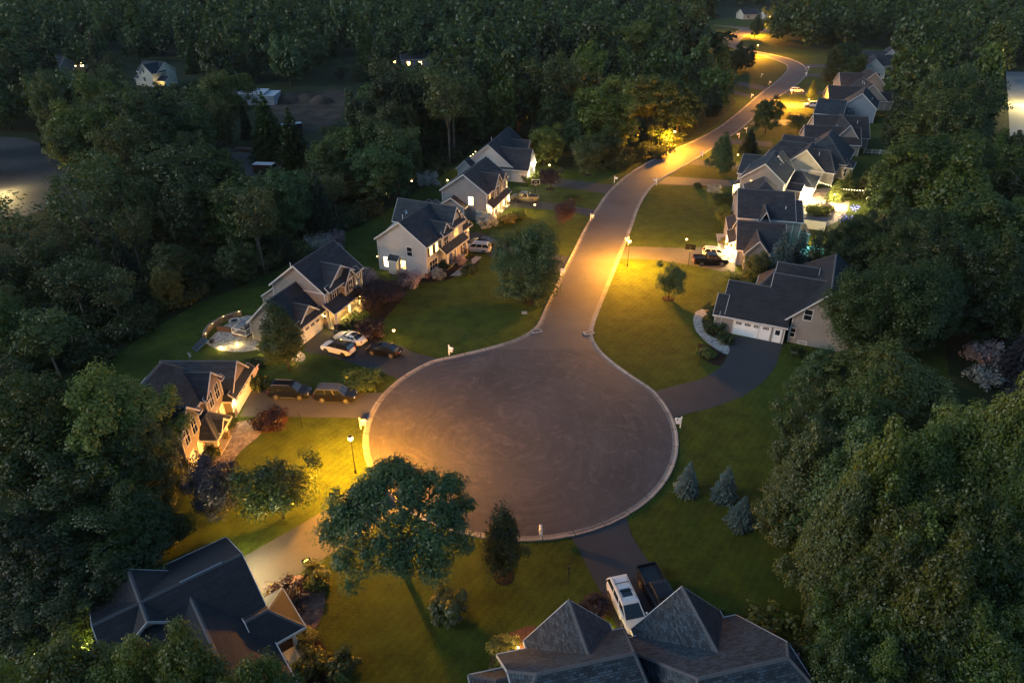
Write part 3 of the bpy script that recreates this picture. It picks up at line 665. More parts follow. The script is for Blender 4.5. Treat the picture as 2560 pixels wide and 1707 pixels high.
h=House('low brown roofed house with a lit rear window beyond the slate blue gable',(100,230),-10,sd_tan,rf_brown)
h.gable(3.4,16.5,3.4,12.6,3.0,6.2,'x'); h.gable(10.5,20.5,2.8,16,3.2,7.8,'y'); h.gable(17.5,22.5,2.9,9,3,5,'x'); h.window('y-',2.9,18.8,1.4,1.3,1.7,M['lit'],label='lit rear window'); h.vent(14,9.5,7.4); h.vent(14.2,8,7.2); h.done()

h=House('brown roofed ranch house half hidden before the far pale gable',(100,230),-10,sd_tan,rf_brown,z=0)
h.gable(12,25,26,37,3.2,6.8,'x'); h.gable(18,25.5,24.5,34,4.6,8.2,'y'); h.done()

h=House('farthest pale gabled house of the east row with warm lights at its left corner',(146,285),-20,sd_pale,rf_dark)
h.gable(-8,1,2,14,3.4,7.2,'y'); h.gable(-8,11,13,26,3.6,8.0,'x'); h.gable(1,6,18,28,6.6,9.0,'y')
h.lantern(-8,16,2.3,30,off=(-.15,0)); h.lantern(-8,13.5,1.6,0,off=(-.15,0)); h.done()

# ---- near houses whose roofs we look down on
h=House('dark roofed house in the bottom left corner seen from above',(-20,30),38,sd_grey,rf_black)
h.gable(-6.6,3.7,2.6,13.0,2.8,5.4,'x',rk=.25); h.gable(-4.0,3.0,-6,6.7,2.8,4.75,'y',rk=.05); h.gable(-6.95,-.3,6,11.4,2.8,5.4,'y')
h.gable(2.4,5.35,.9,4.7,2.75,3.7,'x',h1=1.5,walls=False); h.floor(2.9,5.1,-.9,1.4,.25); h.column(4.9,1.2,.25,2.7,0,.3)
h.window('x+',3.0,-1.2,1.5,1.0,1.5); h.garage_door('x+',3.7,8.0); h.vent(-5.2,8.2,4.9,.35)
m=MB(); m.box(-.8,2.4,7.78,7.88,5.5,5.62); m.build('ridge_vent',M['steel'],h.root)
lamp((4.3,11.0,2.5),75,(1,.82,.42),.12,h.root); lamp((4.3,7.4,2.5),40,(1,.82,.42),.12,h.root); lamp((-8.2,8.8,1.6),110,(.9,.8,.22),.12,h.root)
pm=MB(); pm.ring((3.6,.2),[.16,.24],[.25,.6],10); po=pm.build('planter_pot',M['dirt'],h.root); h.done()

h=House('slate roofed house at the bottom edge with two steep gables',(8,20),13,sd_tan,rf_slate)
h.gable(-6.0,3.2,3.2,12.9,3.0,7.5,'x',j0=(1.5,1.6),h1=1.3); h.gable(2.4,12.2,-2,12.0,3.0,8.3,'x',h0=2.4,j1=(1.4,1.4))
h.gable(-3.7,2.3,7,13.7,3.0,6.2,'y'); h.gable(4.5,11.1,4,12.8,3.0,6.4,'y'); h.gable(11.8,15.4,3.5,8.4,2.7,4.6,'x',h1=2.2); h.gable(-8.5,-5.6,5,9.5,2.6,4.6,'y')
h.gable(-8.2,-4.6,9.5,12.0,2.6,3.6,'x',h0=1.4); h.garage_door('y+',12.9,7.8); h.lantern(3.4,12.9,2.0,3,(1,.62,.18),off=(0,.15))
h.lantern(-4.6,12.95,1.5,14,(1,.7,.2),off=(-.1,.1)); h.done()

# ---- houses and sheds in the woods
h=House('small cream two gabled house alone in the dark woods at upper left',(-141,270),-18,sd_cream,rf_blue)
h.gable(0,9,2,11,5.4,8.2,'x'); h.gable(3.5,9,-.8,6,5.4,8.2,'y'); h.gable(-3,0,3,9,2.6,3.8,'x'); h.gable(9,12.5,1,6,2.6,3.8,'x')
for u in (1.0,2.2): h.window('y-',2,u,3.6,.7,1.4)
h.window('y-',-.8,5.6,6.1,.7,1.2); h.window('y-',-.8,5.2,3.2,.9,1.3); lamp((11,-.6,2.0),9,(1,.66,.2),.12,h.root); h.done()
# ------------------------------------------------------------------ ground, road, drives
def crom(P,n=6):
    P=[Vector((p[0],p[1],0)) for p in P]; out=[]
    for i in range(len(P)-1):
        a,b,c,d=P[max(i-1,0)],P[i],P[i+1],P[min(i+2,len(P)-1)]
        for k in range(n):
            t=k/n
            out.append(.5*((2*b)+(c-a)*t+(2*a-5*b+4*c-d)*t*t+(3*b-a-3*c+d)*t**3))
    out.append(P[-1]); return out
def struct(mb,name,m):
    return tag(mb.build(name,m),kind='structure')
g=MB(); g.poly([(-2500,-600,0),(2500,-600,0),(2500,4000,0),(-2500,4000,0)]); struct(g,'ground',M['meadow'])
lawnD=[(130,900),(225,850),(330,770),(450,700),(560,655),(640,620),(740,560),(850,510),(960,440),(1050,380),(1090,335),(1200,335),(1300,390),(1420,388),(1520,362),(1580,330),(1650,282),(1690,235),(1640,175),(1605,120),(1600,70),(1640,42),(1700,40),(1790,52),(1755,88),(1790,108),(1900,122),(2010,105),(2060,130),(2050,300),(2020,400),(2000,500),(1960,610),(2110,650),(2160,700),(2180,860),(2080,1000),(2000,1200),(1905,1290),(1905,1400),(1880,1568),(1880,1640),(100,1640),(200,1300),(380,1250),(430,1130),(300,1000)]
m=MB(); m.flat([ad(*p) for p in lawnD],.012); struct(m,'lawn',M['lawn'])
# road outline: west kerb face, turning circle, east kerb face
CC=(0.95,62.84); CR=17.15
westD=[(1640,58),(1700,66),(1688,76),(1668,84),(1662,95),(1676,107),(1712,119),(1752,129),(1786,139),(1808,149),(1812,158),(1804,171),(1784,190),(1746,219),(1700,259),(1650,297),(1600,324),(1550,346),(1492,375),(1443,406),(1402,444),(1377,480),(1352,522),(1326,574),(1294,640),(1266,698),(1252,732),(1236,757),(1196,782),(1130,803),(1060,820)]
eastD=[(1485,895),(1440,865),(1398,834),(1366,803),(1351,772),(1357,738),(1375,692),(1400,632),(1424,572),(1444,522),(1460,478),(1478,446),(1506,416),(1546,393),(1600,362),(1650,328),(1698,296),(1740,258),(1786,222),(1828,194),(1846,176),(1851,162),(1839,148),(1812,136),(1770,126),(1724,116),(1700,104),(1696,95),(1706,86),(1726,78),(1760,72),(1800,70)]
def ang(p): return math.atan2(p[1]-CC[1],p[0]-CC[0])
wl=[ad(*p) for p in westD]; el=[ad(*p) for p in eastD]
a0=ang(ad(1000,836)); a1=ang(ad(1500,910))
if a0<0: a0+=2*math.pi
if a1>0 : a1=a1
arc=[]; tot=(2*math.pi+a1)-a0
for k in range(41):
    a=a0+tot*k/40; arc.append(Vector((CC[0]+CR*math.cos(a),CC[1]+CR*math.sin(a),0)))
W_=crom(wl+arc[:3],5)[:-10]; E_=crom(arc[-3:]+el,5)[10:]
edge=W_+arc[1:-1]+E_
road=MB(); road.flat(edge,.03); struct(road,'road',M['asphalt'])
ny=79.6   # paving seam across the neck
nk=[p for p in edge if p.y<ny]; circ=MB(); circ.flat(nk,.0345); struct(circ,'turning_circle',M['asphalt2'])
def strip(name,line,prof,m,side=1):
    mb=MB(); rows=[]; Ls=[0]
    for a,b in zip(line,line[1:]): Ls.append(Ls[-1]+(b-a).length)
    for i,p in enumerate(line):
        d=(line[min(i+1,len(line)-1)]-line[max(i-1,0)]).normalized(); n=Vector((-d.y,d.x,0))*side
        rows.append([(p.x+n.x*o,p.y+n.y*o,z) for o,z in prof])
    for i in range(len(rows)-1):
        L0=Ls[i]; L1=Ls[i+1]
        for j in range(len(prof)-1): mb.poly([rows[i][j],rows[i][j+1],rows[i+1][j+1],rows[i+1][j]],[(L0,prof[j][0]/.7),(L0,prof[j+1][0]/.7),(L1,prof[j+1][0]/.7),(L1,prof[j][0]/.7)])
    return struct(mb,name,m)
strip('kerb',edge,[(-.03,.034),(.36,.02),(.44,.115),(.66,.13),(.7,-.02)],M['kerbstrip'],-1)
def region(name,pts,m,z,D=False,smooth=True):
    P=[(ad if D else at)(*p) for p in pts]
    if smooth: P=crom(P+[P[0]],4)[:-1]
    mb=MB(); mb.flat(P,z); return struct(mb,name,m)
DZ=.022
region('driveway',[(764,881),(813,887),(859,902),(935,924),(1010,952),(1060,935),(1100,898),(1030,880),(1005,866),(951,849),(905,836),(844,826),(801,827),(757,860)],M['drive'],DZ,smooth=False)
region('driveway',[(600,1041),(629,977),(700,972),(787,979),(889,982),(975,982),(960,1010),(940,1048),(860,1044)],M['drive_old'],DZ,smooth=False)
region('driveway',[(1822,838),(1958,858),(1952,874),(1938,918),(1908,955),(1857,991),(1773,1021),(1700,1039),(1668,1052),(1640,1010),(1628,982),(1700,961),(1755,948),(1799,920),(1817,896)],M['drive'],DZ+.001,smooth=False)
region('driveway',[(1410,1318),(1420,1332),(1446,1371),(1482,1444),(1508,1490),(1548,1580),(1700,1640),(1760,1600),(1684,1488),(1632,1422),(1578,1338),(1563,1280),(1480,1300)],M['drive'],DZ+.002,smooth=False)
region('driveway',[(590,1402),(640,1490),(659,1484),(761,1426),(820,1389),(900,1340),(1016,1275),(985,1245),(930,1200),(850,1252),(765,1303)],M['drive_old'],DZ+.003,smooth=False)
region('driveway',[(1130,600),(1190,580),(1260,600),(1405,640),(1440,642),(1430,678),(1390,680),(1240,645),(1163,618)],M['drive'],DZ,smooth=False)
region('driveway',[(1262,490),(1354,505),(1504,526),(1488,543),(1408,527),(1299,519),(1262,520)],M['drive'],DZ,smooth=False)
region('driveway',[(1332,436),(1394,447),(1542,464),(1524,486),(1390,466),(1330,452)],M['drive'],DZ,smooth=False)
region('driveway',[(1556,616),(1720,621),(1838,612),(1838,680),(1800,678),(1722,662),(1640,650),(1540,647)],M['drive_old'],DZ,smooth=False)
region('walkway',[(1790,585),(1812,585),(1822,612),(1795,614)],M['concrete'],DZ+.004,smooth=False)
for i,q in enumerate(([(1648,442),(1700,443),(1845,452),(1845,468),(1700,463),(1628,460)],[(1728,398),(1860,411),(1860,425),(1722,412)],[(1822,348),(1930,355),(1930,368),(1812,359)],[(1890,300),(2030,300),(2040,314),(1872,312)],[(1930,257),(2065,259),(2065,273),(1912,268)],[(1970,226),(2085,229),(2085,237),(1952,236)],[(2008,162),(2090,160),(2090,169),(2014,170)],[(2012,185),(2080,185),(2080,192),(2005,192)],[(1820,199),(1922,218),(1912,227),(1822,210)],[(1815,224),(1894,241),(1886,247),(1815,231)])):
    region('driveway',q,M['drive_old'] if i in(0,3,4) else M['drive'],DZ,smooth=False)
# planting beds and paths
region('brick_path',[(735,1440),(800,1430),(813,1500),(790,1570),(740,1600),(690,1560),(700,1480)],M['brickpave'],.03)
region('stone_path',[(566,1060),(640,1050),(655,1080),(600,1130),(560,1185),(520,1180),(548,1120)],M['paver'],.03)
region('stone_path',[(1740,778),(1790,764),(1800,775),(1760,790),(1756,812),(1772,838),(1818,858),(1818,886),(1775,862),(1742,830),(1733,800)],M['gravelpath'],.03)
region('patio',[(514,858),(560,815),(612,790),(660,800),(700,855),(650,872),(600,880),(545,874)],M['gravelpath'],.03)
region('stone_path',[(640,870),(700,855),(760,885),(752,905),(700,893),(650,880)],M['paver'],.034)
region('patio',[(1988,495),(2060,470),(2120,490),(2110,540),(2050,570),(1985,560)],M['paver'],.03)
region('planting_bed',[(760,780),(860,730),(1000,700),(1010,740),(960,800),(955,850),(900,835),(860,800)],M['mulch'],.018)
region('planting_bed',[(960,660),(1010,700),(1080,705),(1130,695),(1195,660),(1180,640),(1090,680),(1000,690)],M['mulch'],.019)
region('planting_bed',[(1755,800),(1812,800),(1826,842),(1800,850),(1768,828)],M['mulch'],.018)
region('planting_bed',[(1745,858),(1800,872),(1816,890),(1796,915),(1750,890)],M['mulch'],.018)
region('planting_bed',[(640,1055),(700,1030),(720,1050),(690,1078),(645,1080)],M['redmulch'],.018)
region('planting_bed',[(1215,1690),(1240,1610),(1290,1575),(1345,1570),(1330,1680)],M['redmulch'],.018)
region('planting_bed',[(700,1590),(760,1580),(815,1620),(810,1720),(700,1740)],M['mulch'],.018)
region('front_walk',[(1125,690),(1190,640),(1205,643),(1150,690)],M['concrete'],.03,smooth=False)
# back country: gravel yard, dirt, parking lots
region('gravel_yard',[(550,370),(640,375),(720,365),(720,440),(640,470),(600,410)],M['lot'],.01)
region('dirt_ground',[(660,270),(760,240),(850,225),(860,260),(840,310),(760,330),(690,300)],M['dirt'],.012)
region('parking_lot',[(-200,330),(60,345),(130,370),(190,440),(180,500),(60,540),(-200,560)],M['drive'],.01,smooth=False)
region('parking_lot',[(2515,180),(2660,180),(2660,340),(2525,340)],M['concrete'],.01,smooth=False)
m=MB(); rng=random.Random(3); cx=at(760,255)
for k in range(7):
    c=(cx.x+rng.uniform(-9,9),cx.y+rng.uniform(-6,6)); r=rng.uniform(3,5.5); m.ring(c,[r,r*.75,r*.4,.3],[0,r*.22,r*.42,r*.5],12,cap=False)
o=m.build('dirt_mound',M['dirt'],smooth=True); tag(o,'heaped bare dirt mound in the clearing behind the trees','dirt mound')
# storm drains beside the neck of the turning circle
for px,py,l in ((1342,829,'concrete storm drain on the left side of the circle neck'),(1472,833,'concrete storm drain on the right side of the circle neck')):
    p=at(px,py); r=empty('storm_drain',p,.4,l,'storm drain',group='storm drains at the neck')
    b=MB(); b.box(-.75,.75,-.45,.45,0,.15); b.build('drain_slab',M['kerb'],r); b=MB()
    for k in range(6): b.box(-.55+k*.2,-.45+k*.2,-.3,.3,.15,.175)
    b.build('grate',M['dark'],r)
# ------------------------------------------------------------------ vegetation
def quads_mesh(name,C,U,V,mat,smooth=False):
    n=len(C); co=np.empty((n,4,3),np.float32)
    co[:,0]=C-U-V*.35; co[:,1]=C+U*.15-V; co[:,2]=C+U+V*.35; co[:,3]=C-U*.15+V
    me=bpy.data.meshes.new(name); me.vertices.add(n*4); me.vertices.foreach_set('co',co.ravel())
    me.loops.add(n*4); me.loops.foreach_set('vertex_index',np.arange(n*4,dtype=np.int32))
    me.polygons.add(n); me.polygons.foreach_set('loop_start',np.arange(0,n*4,4,dtype=np.int32))
    me.update(calc_edges=True); me.validate()
    if mat: me.materials.append(mat)
    return me
def unit(a): return a/np.maximum(np.linalg.norm(a,axis=-1,keepdims=True),1e-6)
def leaves(rs,C,out,size,up=.35,rnd=.38,asp=.6):
    n=len(C)
    nr=unit(out*1.0+np.array([0,0,up])+rs.normal(size=(n,3))*rnd)
    t=unit(np.cross(nr,rs.normal(size=(n,3)))); b=np.cross(nr,t)
    s=size*rs.uniform(.6,1.35,(n,1))
    return C.astype(np.float32),(t*s).astype(np.float32),(b*s*asp).astype(np.float32)
def crown_pts(seed,R_,Hc,ncl,per,shape='round',clr=.27,droop=0.0,inner=.5):
    """clumped foliage points: returns centres and outward vectors. crown base at z=0, top at Hc"""
    rs=np.random.RandomState(seed)
    d=unit(rs.normal(size=(ncl*3,3))); 
    # even them out a little
    keep=[0]
    for i in range(1,len(d)):
        if len(keep)>=ncl: break
        if np.min(np.linalg.norm(d[keep]-d[i],axis=1))>1.35/math.sqrt(ncl): keep.append(i)
    d=d[keep]; n=len(d)
    lob=1+.2*np.sin(d[:,0]*3.3+seed)+.17*np.sin(d[:,1]*4.6+seed*2)+.16*np.sin(d[:,2]*5+seed*3)
    rad=rs.uniform(.62,.92,n)*lob
    c=d*rad[:,None]; z=(c[:,2]+1)/2
    if shape=='oval': prof=np.where(z>.5,1-.35*(z-.5)*1.2,1)
    elif shape=='cone': prof=np.clip(1.12-z*.85,.2,1)
    elif shape=='vase': prof=.55+.6*z
    elif shape=='flat': prof=np.ones(n)
    else: prof=np.ones(n)
    c=np.stack([c[:,0]*R_*prof,c[:,1]*R_*prof,z*Hc],1)
    P=[];O=[]
    for i in range(n):
        k=int(per*rs.uniform(.6,1.4)); r=R_*clr*rs.uniform(.7,1.35)
        q=unit(rs.normal(size=(k,3))); q[:,2]=np.where(q[:,2]<-.2,q[:,2]*.4,q[:,2]); q=unit(q)
        rr=r*rs.uniform(.2,1.25,(k,1))**.8
        p=c[i]+q*rr*np.array([1,1,rs.uniform(.8,1.5) if droop==0 else .6])
        if droop: p[:,2]-=droop*np.linalg.norm(q[:,:2],axis=1)*r
        P.append(p);O.append(q)
    k=int(n*per*inner*.35)
    q=unit(rs.normal(size=(k,3))); rr=rs.uniform(.2,.75,(k,1)); p=q*rr
    P.append(np.stack([p[:,0]*R_,p[:,1]*R_,(p[:,2]+1)/2*Hc],1)); O.append(q)
    return np.concatenate(P),np.concatenate(O),c,rs
def trunk_mesh(name,mat,H_,r,crown_c=None,nb=6,z_split=.35,seed=0,lean=0):
    mb=MB(); rg=random.Random(seed)
    top=H_*.8; n=6
    pts=[(lean*(i/n)**1.5*H_*.2+rg.uniform(-.08,.08)*i*.3,rg.uniform(-.08,.08)*i*.3,top*i/n) for i in range(n+1)]
    mb.tube(pts,[r*1.35]+[r*(1-.72*i/n) for i in range(1,n+1)],7)
    if crown_c is not None and len(crown_c):
        idx=list(range(len(crown_c))); rg.shuffle(idx)
        for i in idx[:nb]:
            c=crown_c[i]; zs=H_*z_split+rg.uniform(0,.35)*max(0.1,(c[2]-H_*z_split))
            zs=min(zs,top*.95); b=Vector((0,0,zs)); e=Vector(c)*1.0
            mid=(b+e)/2+Vector((0,0,(e-b).length*.08))
            mb.tube([b,mid,e],[r*.42,r*.26,r*.07],5)
    return mb.mesh(name,True) if not mat else (lambda me:(me.materials.append(mat),me)[1])(mb.mesh(name,True))
class Kind: pass
def kind_broad(seed,R_,H_,ncl,per,size,mat,shape='round',cb=.22,clr=.27,bark='bark',droop=0,nb=7,up=.35,inner=.5,trk=.2):
    k=Kind(); zb=H_*cb
    P,O,c,rs=crown_pts(seed,R_,H_-zb,ncl,per,shape,clr,droop,inner)
    P[:,2]+=zb; c=c.copy(); c[:,2]+=zb
    C,U,V=leaves(rs,P,O,size,up)
    k.crown=quads_mesh('crown',C,U,V,mat); k.trunk=trunk_mesh('trunk',M[bark],H_,trk,c*np.array([.85,.85,1]),nb,cb*.9,seed)
    k.R=R_;k.H=H_; k.raw=(C,U,V); return k
def kind_spruce(seed,R_,H_,tiers,per,size,mat,bark='bark',zb=.05):
    rs=np.random.RandomState(seed); P=[];U=[];V=[]
    for t in range(tiers):
        f=t/(tiers-1); z=H_*(zb+(1-zb)*f**.9); r=R_*(1-f)**.85+.06
        nb=max(5,int(15*(1-f)+5))
        for b in range(nb):
            a=2*math.pi*(b+rs.uniform(-.3,.3))/nb+t*.7; rr=r*rs.uniform(.75,1.12)
            k=max(3,int(per*rr/R_))
            s=rs.uniform(.12,1,k)**.75
            d=np.array([math.cos(a),math.sin(a),0]); sd=np.array([-d[1],d[0],0])
            p=d*(s*rr)[:,None]+sd*(rs.normal(size=k)*.16*rr*(1.05-s))[:,None]
            p[:,2]=z-.32*s*rr+.12*(s**3)*rr+rs.normal(size=k)*.06*R_
            w=(size*rs.uniform(.6,1.3,k))[:,None]
            u=unit(d[None,:]+np.stack([rs.normal(size=k)*.45,rs.normal(size=k)*.45,rs.normal(size=k)*.3-.15],1))
            v=unit(np.cross(u,np.stack([rs.normal(size=k)*.5,rs.normal(size=k)*.5,np.ones(k)],1)))
            P.append(p);U.append(u*w);V.append(v*w*.42)
    k=Kind(); C=np.concatenate(P).astype(np.float32);U=np.concatenate(U).astype(np.float32);V=np.concatenate(V).astype(np.float32)
    k.crown=quads_mesh('crown',C,U,V,mat); mb=MB(); mb.tube([(0,0,0),(0,0,H_*.5),(0,0,H_*.95)],[R_*.08+.05,R_*.05+.03,.02],6)
    me=mb.mesh('trunk',True); me.materials.append(M[bark]); k.trunk=me; k.R=R_;k.H=H_; k.raw=(C,U,V); return k
L_={}
L_['green']=leaf_mat('leaf_green',(.050,.078,.010),(.076,.110,.016))
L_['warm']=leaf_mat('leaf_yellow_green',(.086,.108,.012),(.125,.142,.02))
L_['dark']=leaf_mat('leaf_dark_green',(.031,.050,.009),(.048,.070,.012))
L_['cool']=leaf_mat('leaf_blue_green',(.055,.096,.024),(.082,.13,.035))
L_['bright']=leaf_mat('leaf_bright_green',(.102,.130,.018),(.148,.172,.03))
L_['teal']=leaf_mat('leaf_teal_green',(.056,.098,.028),(.082,.132,.04))
L_['grey']=leaf_mat('leaf_grey_green',(.064,.082,.020),(.092,.112,.03))
L_['spruce']=leaf_mat('needle_green',(.02,.035,.018),(.036,.052,.026),.1)
L_['bluespruce']=leaf_mat('needle_blue',(.06,.092,.085),(.10,.145,.135),.1)
L_['purple']=leaf_mat('leaf_purple',(.04,.022,.024),(.062,.034,.034),.2)
L_['plum']=leaf_mat('leaf_plum_grey',(.045,.042,.05),(.075,.068,.08),.2)
L_['red']=leaf_mat('leaf_red',(.032,.016,.014),(.05,.024,.019),.25)
L_['flower']=leaf_mat('blossom_white',(.32,.31,.27),(.5,.49,.44),.2)
L_['pink']=leaf_mat('blossom_pink',(.3,.2,.2),(.42,.33,.31),.2)
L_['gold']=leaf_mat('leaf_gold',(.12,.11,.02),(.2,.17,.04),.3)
L_['hay']=leaf_mat('grass_plume',(.085,.095,.02),(.13,.13,.035),.3)
KN={}
for i in range(5): KN['near%d'%i]=kind_broad(10+i,5,13,[190,170,160,210,190][i],225,.125,L_['green'],['oval','oval','vase','round','cone'][i],.08,.15,inner=.3,up=.55,nb=14)
for i in range(4): KN['mid%d'%i]=kind_broad(30+i,5,13,[130,140,120,150][i],150,.18,L_['green'],['round','oval','cone','oval'][i],.12,.17,inner=.35,up=.5)
for i in range(4): KN['far%d'%i]=kind_broad(50+i,5,13,[80,90,70,84][i],44,.42,L_['green'],['round','oval','cone','oval'][i],.12,.19,nb=2,up=.5)
for i in range(3): KN['tall%d'%i]=kind_broad(70+i,4.2,16,[50,56,44][i],80,.22,L_['grey'],'vase',.40,.25,'palebark',nb=14,inner=.2,trk=.17)
for i in range(2): KN['wisp%d'%i]=kind_broad(80+i,3.6,14,36,40,.2,L_['grey'],'vase',.34,.24,'palebark',nb=18,inner=.1,trk=.13)
for i in range(3): KN['small%d'%i]=kind_broad(90+i,2.0,5.0,60,150,.085,L_['green'],['oval','cone','round'][i],.2,.3,nb=9,trk=.06)
for i in range(3): KN['shrub%d'%i]=kind_broad(100+i,1.2,1.6,26,70,.1,L_['green'],'round',.0,.3,nb=3,trk=.05,inner=.8)
KN['column0']=kind_broad(110,2.2,9,110,210,.11,L_['dark'],'oval',.06,.34,nb=6,trk=.12,inner=.9)
def kind_dome(seed,R_,H_,zc,ncl,per,size,mat,clr,bark='bark'):
    k=Kind(); rs=np.random.RandomState(seed); c=[]
    while len(c)<ncl:
        d=unit(rs.normal(size=3))
        if d[2]<.0 or rs.rand()>.38+.8*d[2]: continue
        q=d*rs.uniform(.82,1.04)*(1+.1*math.sin(5*math.atan2(d[1],d[0])+seed))
        if any(np.linalg.norm(q-e)<.62/math.sqrt(ncl)*1.6 for e in c): 
            if rs.rand()<.9: continue
        c.append(q)
    c=np.array(c)*np.array([R_,R_,H_-zc])+np.array([0,0,zc]); P=[];O=[]
    for p in c:
        n=int(per*rs.uniform(.5,1.4)); r=R_*clr*rs.uniform(.7,1.4); q=unit(rs.normal(size=(n,3))); q[:,2]*=.55
        x=p+q*r*rs.uniform(.15,1.2,(n,1)); x[:,2]-=.4*np.linalg.norm(q[:,:2]*r,axis=1)*rs.uniform(.3,1.2,n); P.append(x); O.append(q)
    P=np.concatenate(P);O=np.concatenate(O); C,U,V=leaves(rs,P,O,size,.7)
    k.crown=quads_mesh('crown',C,U,V,mat); mb=MB(); rg=random.Random(seed); fk=zc*.62
    mb.tube([(0,0,0),(.05,0,fk*.5),(0,.05,fk)],[.26,.2,.17],8)
    for i in range(7):
        a=i*.9+rg.uniform(-.2,.2); m_=Vector((math.cos(a)*R_*.38,math.sin(a)*R_*.38,fk+(H_-fk)*.5)); e=Vector((math.cos(a)*R_*.72,math.sin(a)*R_*.72,fk+(H_-fk)*.74)); mb.tube([(0,0,fk*.95),m_,e],[.13,.09,.03],6)
        near=sorted(c.tolist(),key=lambda q:(Vector(q)-e).length)[:9]
        for q in near[::1]: st=m_.lerp(e,rg.uniform(.1,.95)); mb.tube([st,(st+Vector(q))/2+Vector((0,0,.15)),Vector(q)],[.05,.035,.012],4)
    me=mb.mesh('trunk',True); me.materials.append(M[bark]); k.trunk=me; k.R=R_;k.H=H_;k.raw=(C,U,V); return k
KN['dome0']=kind_dome(5,6.0,9.6,5.5,175,230,.115,L_['cool'],.155)
KN['willow0']=kind_broad(121,4.2,8.2,120,300,.10,L_['cool'],'oval',.08,.25,droop=.5,nb=10,up=.5,inner=.6,trk=.16)
KN['plume0']=kind_broad(122,6.5,16,190,230,.14,L_['green'],'vase',.12,.2,nb=14,up=.9,inner=.4,trk=.25)
for i in range(2): KN['spruce%d'%i]=kind_spruce(130+i,2.6,10,15,60,.26,L_['spruce'])
for i in range(2): KN['blue%d'%i]=kind_spruce(140+i,1.7,4.2,14,64,.12,L_['bluespruce'])
for i in range(2): KN['tuft%d'%i]=kind_broad(150+i,1.0,1.7,16,90,.16,L_['hay'],'vase',.0,.3,nb=2,trk=.05,up=1.2,inner=.8)
_mc={}
def crown_of(k,leaf):
    if leaf is None: return KN[k].crown
    if (k,leaf) not in _mc:
        me=KN[k].crown.copy(); me.materials.clear(); me.materials.append(L_[leaf]); _mc[(k,leaf)]=me
    return _mc[(k,leaf)]
VR=random.Random(77)
def plant(name,p,k,h,r,leaf=None,label=None,cat='tree',group=None,parts=True):
    """one tree or shrub standing at p with height h and crown radius r"""
    K=KN[k]; sx=r/K.R; sz=h/K.H
    e=empty(name,(p[0],p[1],0),VR.uniform(0,6.28),label,cat,group)
    e.scale=(sx,sx,sz)
    for nm,me in (('crown',crown_of(k,leaf)),('trunk',K.trunk)):
        if nm=='trunk' and not parts: continue
        o=bpy.data.objects.new(nm,me); COL.objects.link(o); o.parent=e
    return e
BROAD=lambda s:s+str(VR.randrange({'near':5,'mid':4,'far':4,'tall':3,'wisp':2,'small':3,'shrub':3,'spruce':2,'blue':2,'tuft':2}[s]))
def tt(dx,dy,h,frac=1.0):   # plan position of a tree whose top is seen at dx,dy and stands h tall
    return ad(dx,dy,h*frac)
# --- single trees one can point to (base seen at dx,dy)
def T(dx,dy,k,h,r,leaf,label,name='tree',cat='tree',group=None): return plant(name,ad(dx,dy),k,h,r,leaf,label,cat,group)
plant('locust_tree',ad(930,1318),'dome0',10.0,6.2,'teal','large spreading blue green tree standing in front of the cul-de-sac with light under its crown','tree')
T(1157,1325,'small1',7.2,2.3,'dark','small dark upright tree by the kerb nearest the bottom mailbox','small_tree')
plant('willow_tree',ad(1215,690),'willow0',12.2,5.0,'teal','big soft willow like tree on the lawn left of the straight road','tree')
T(1535,686,'small2',5.8,2.3,'cool','small round tree in a mulch ring on the right hand lamplit lawn','small_tree')
T(664,850,'column0',8.8,2.3,None,'tall columnar dark tree before the tan house garage, with path lights shining through','tree')
T(510,1192,'small0',7.4,2.4,'plum','plum grey leafed tree beside the big left corner tree','tree')
T(652,1190,'small2',7.2,3.2,'dark','wide dark tree with its right edge lit orange by the street lamp','tree')
T(878,705,'small2',4.6,3.6,'purple','dark purple leafed tree between the two left hand porched houses','tree')
T(852,775,'shrub0',2.4,1.9,'red','reddish shrub tree beside the tan house front walk','shrub','shrub')
T(1295,520,'small2',5.2,2.2,'purple','dark purple round tree near the mailbox on the left side of the road','tree')
T(1264,432,'small2',4.6,2.2,'purple','small purple tree on the lawn before the floodlit white house','tree')
T(1250,378,'mid1',9.5,4.6,'warm','round tree uplit from below beside the floodlit white house','tree')
T(1347,400,'small0',8.2,3.6,'grey','pale cone shaped tree on the lawn by the road bend','tree')
T(1757,305,'mid1',9.6,4.3,'green','dense round tree standing on the right roadside lawn','tree')
T(1653,400,'near4',9.0,3.6,'cool','broad blue green pine by the bright bend of the road','tree')
T(1718,352,'spruce0',6.2,2.7,None,'small dark conifer above the yard lamp by the road bend','tree')
T(1832,305,'small2',5.4,3.4,'dark','flat topped dark tree before the white van driveway','tree')
T(1860,238,'small1',6.5,1.9,'dark','small cone tree near the far white car','tree')
T(1905,200,'column0',13,3.4,'dark','dark upright tree pair by the farthest driveways','tree')
T(1930,180,'mid0',14,6,'dark','broad dark tree before the farthest east house','tree')
T(1960,190,'mid3',10,4,'green','green tree touching the farthest east house','tree')
T(1730,648,'small0',5.2,2.0,'warm','upright olive shrub tree in front of the taupe front gable','tree')
T(1667,485,'small2',4.2,3.0,'green','leafy shrub tree at the left corner of the beige gabled house','tree')
T(1662,520,'small2',4.0,2.0,'warm','yellow green young tree before the dark roofed house','tree')
T(1712,160,'mid3',9,4,'dark','dark conifer at the inside of the far road bend','tree')
T(1690,168,'mid2',11,5.5,'dark','dark tree at the wood corner beside the far left lawn','tree')
T(1733,88,'mid2',11,5.0,'dark','dark pine silhouetted before the farthest orange street lamp','tree')
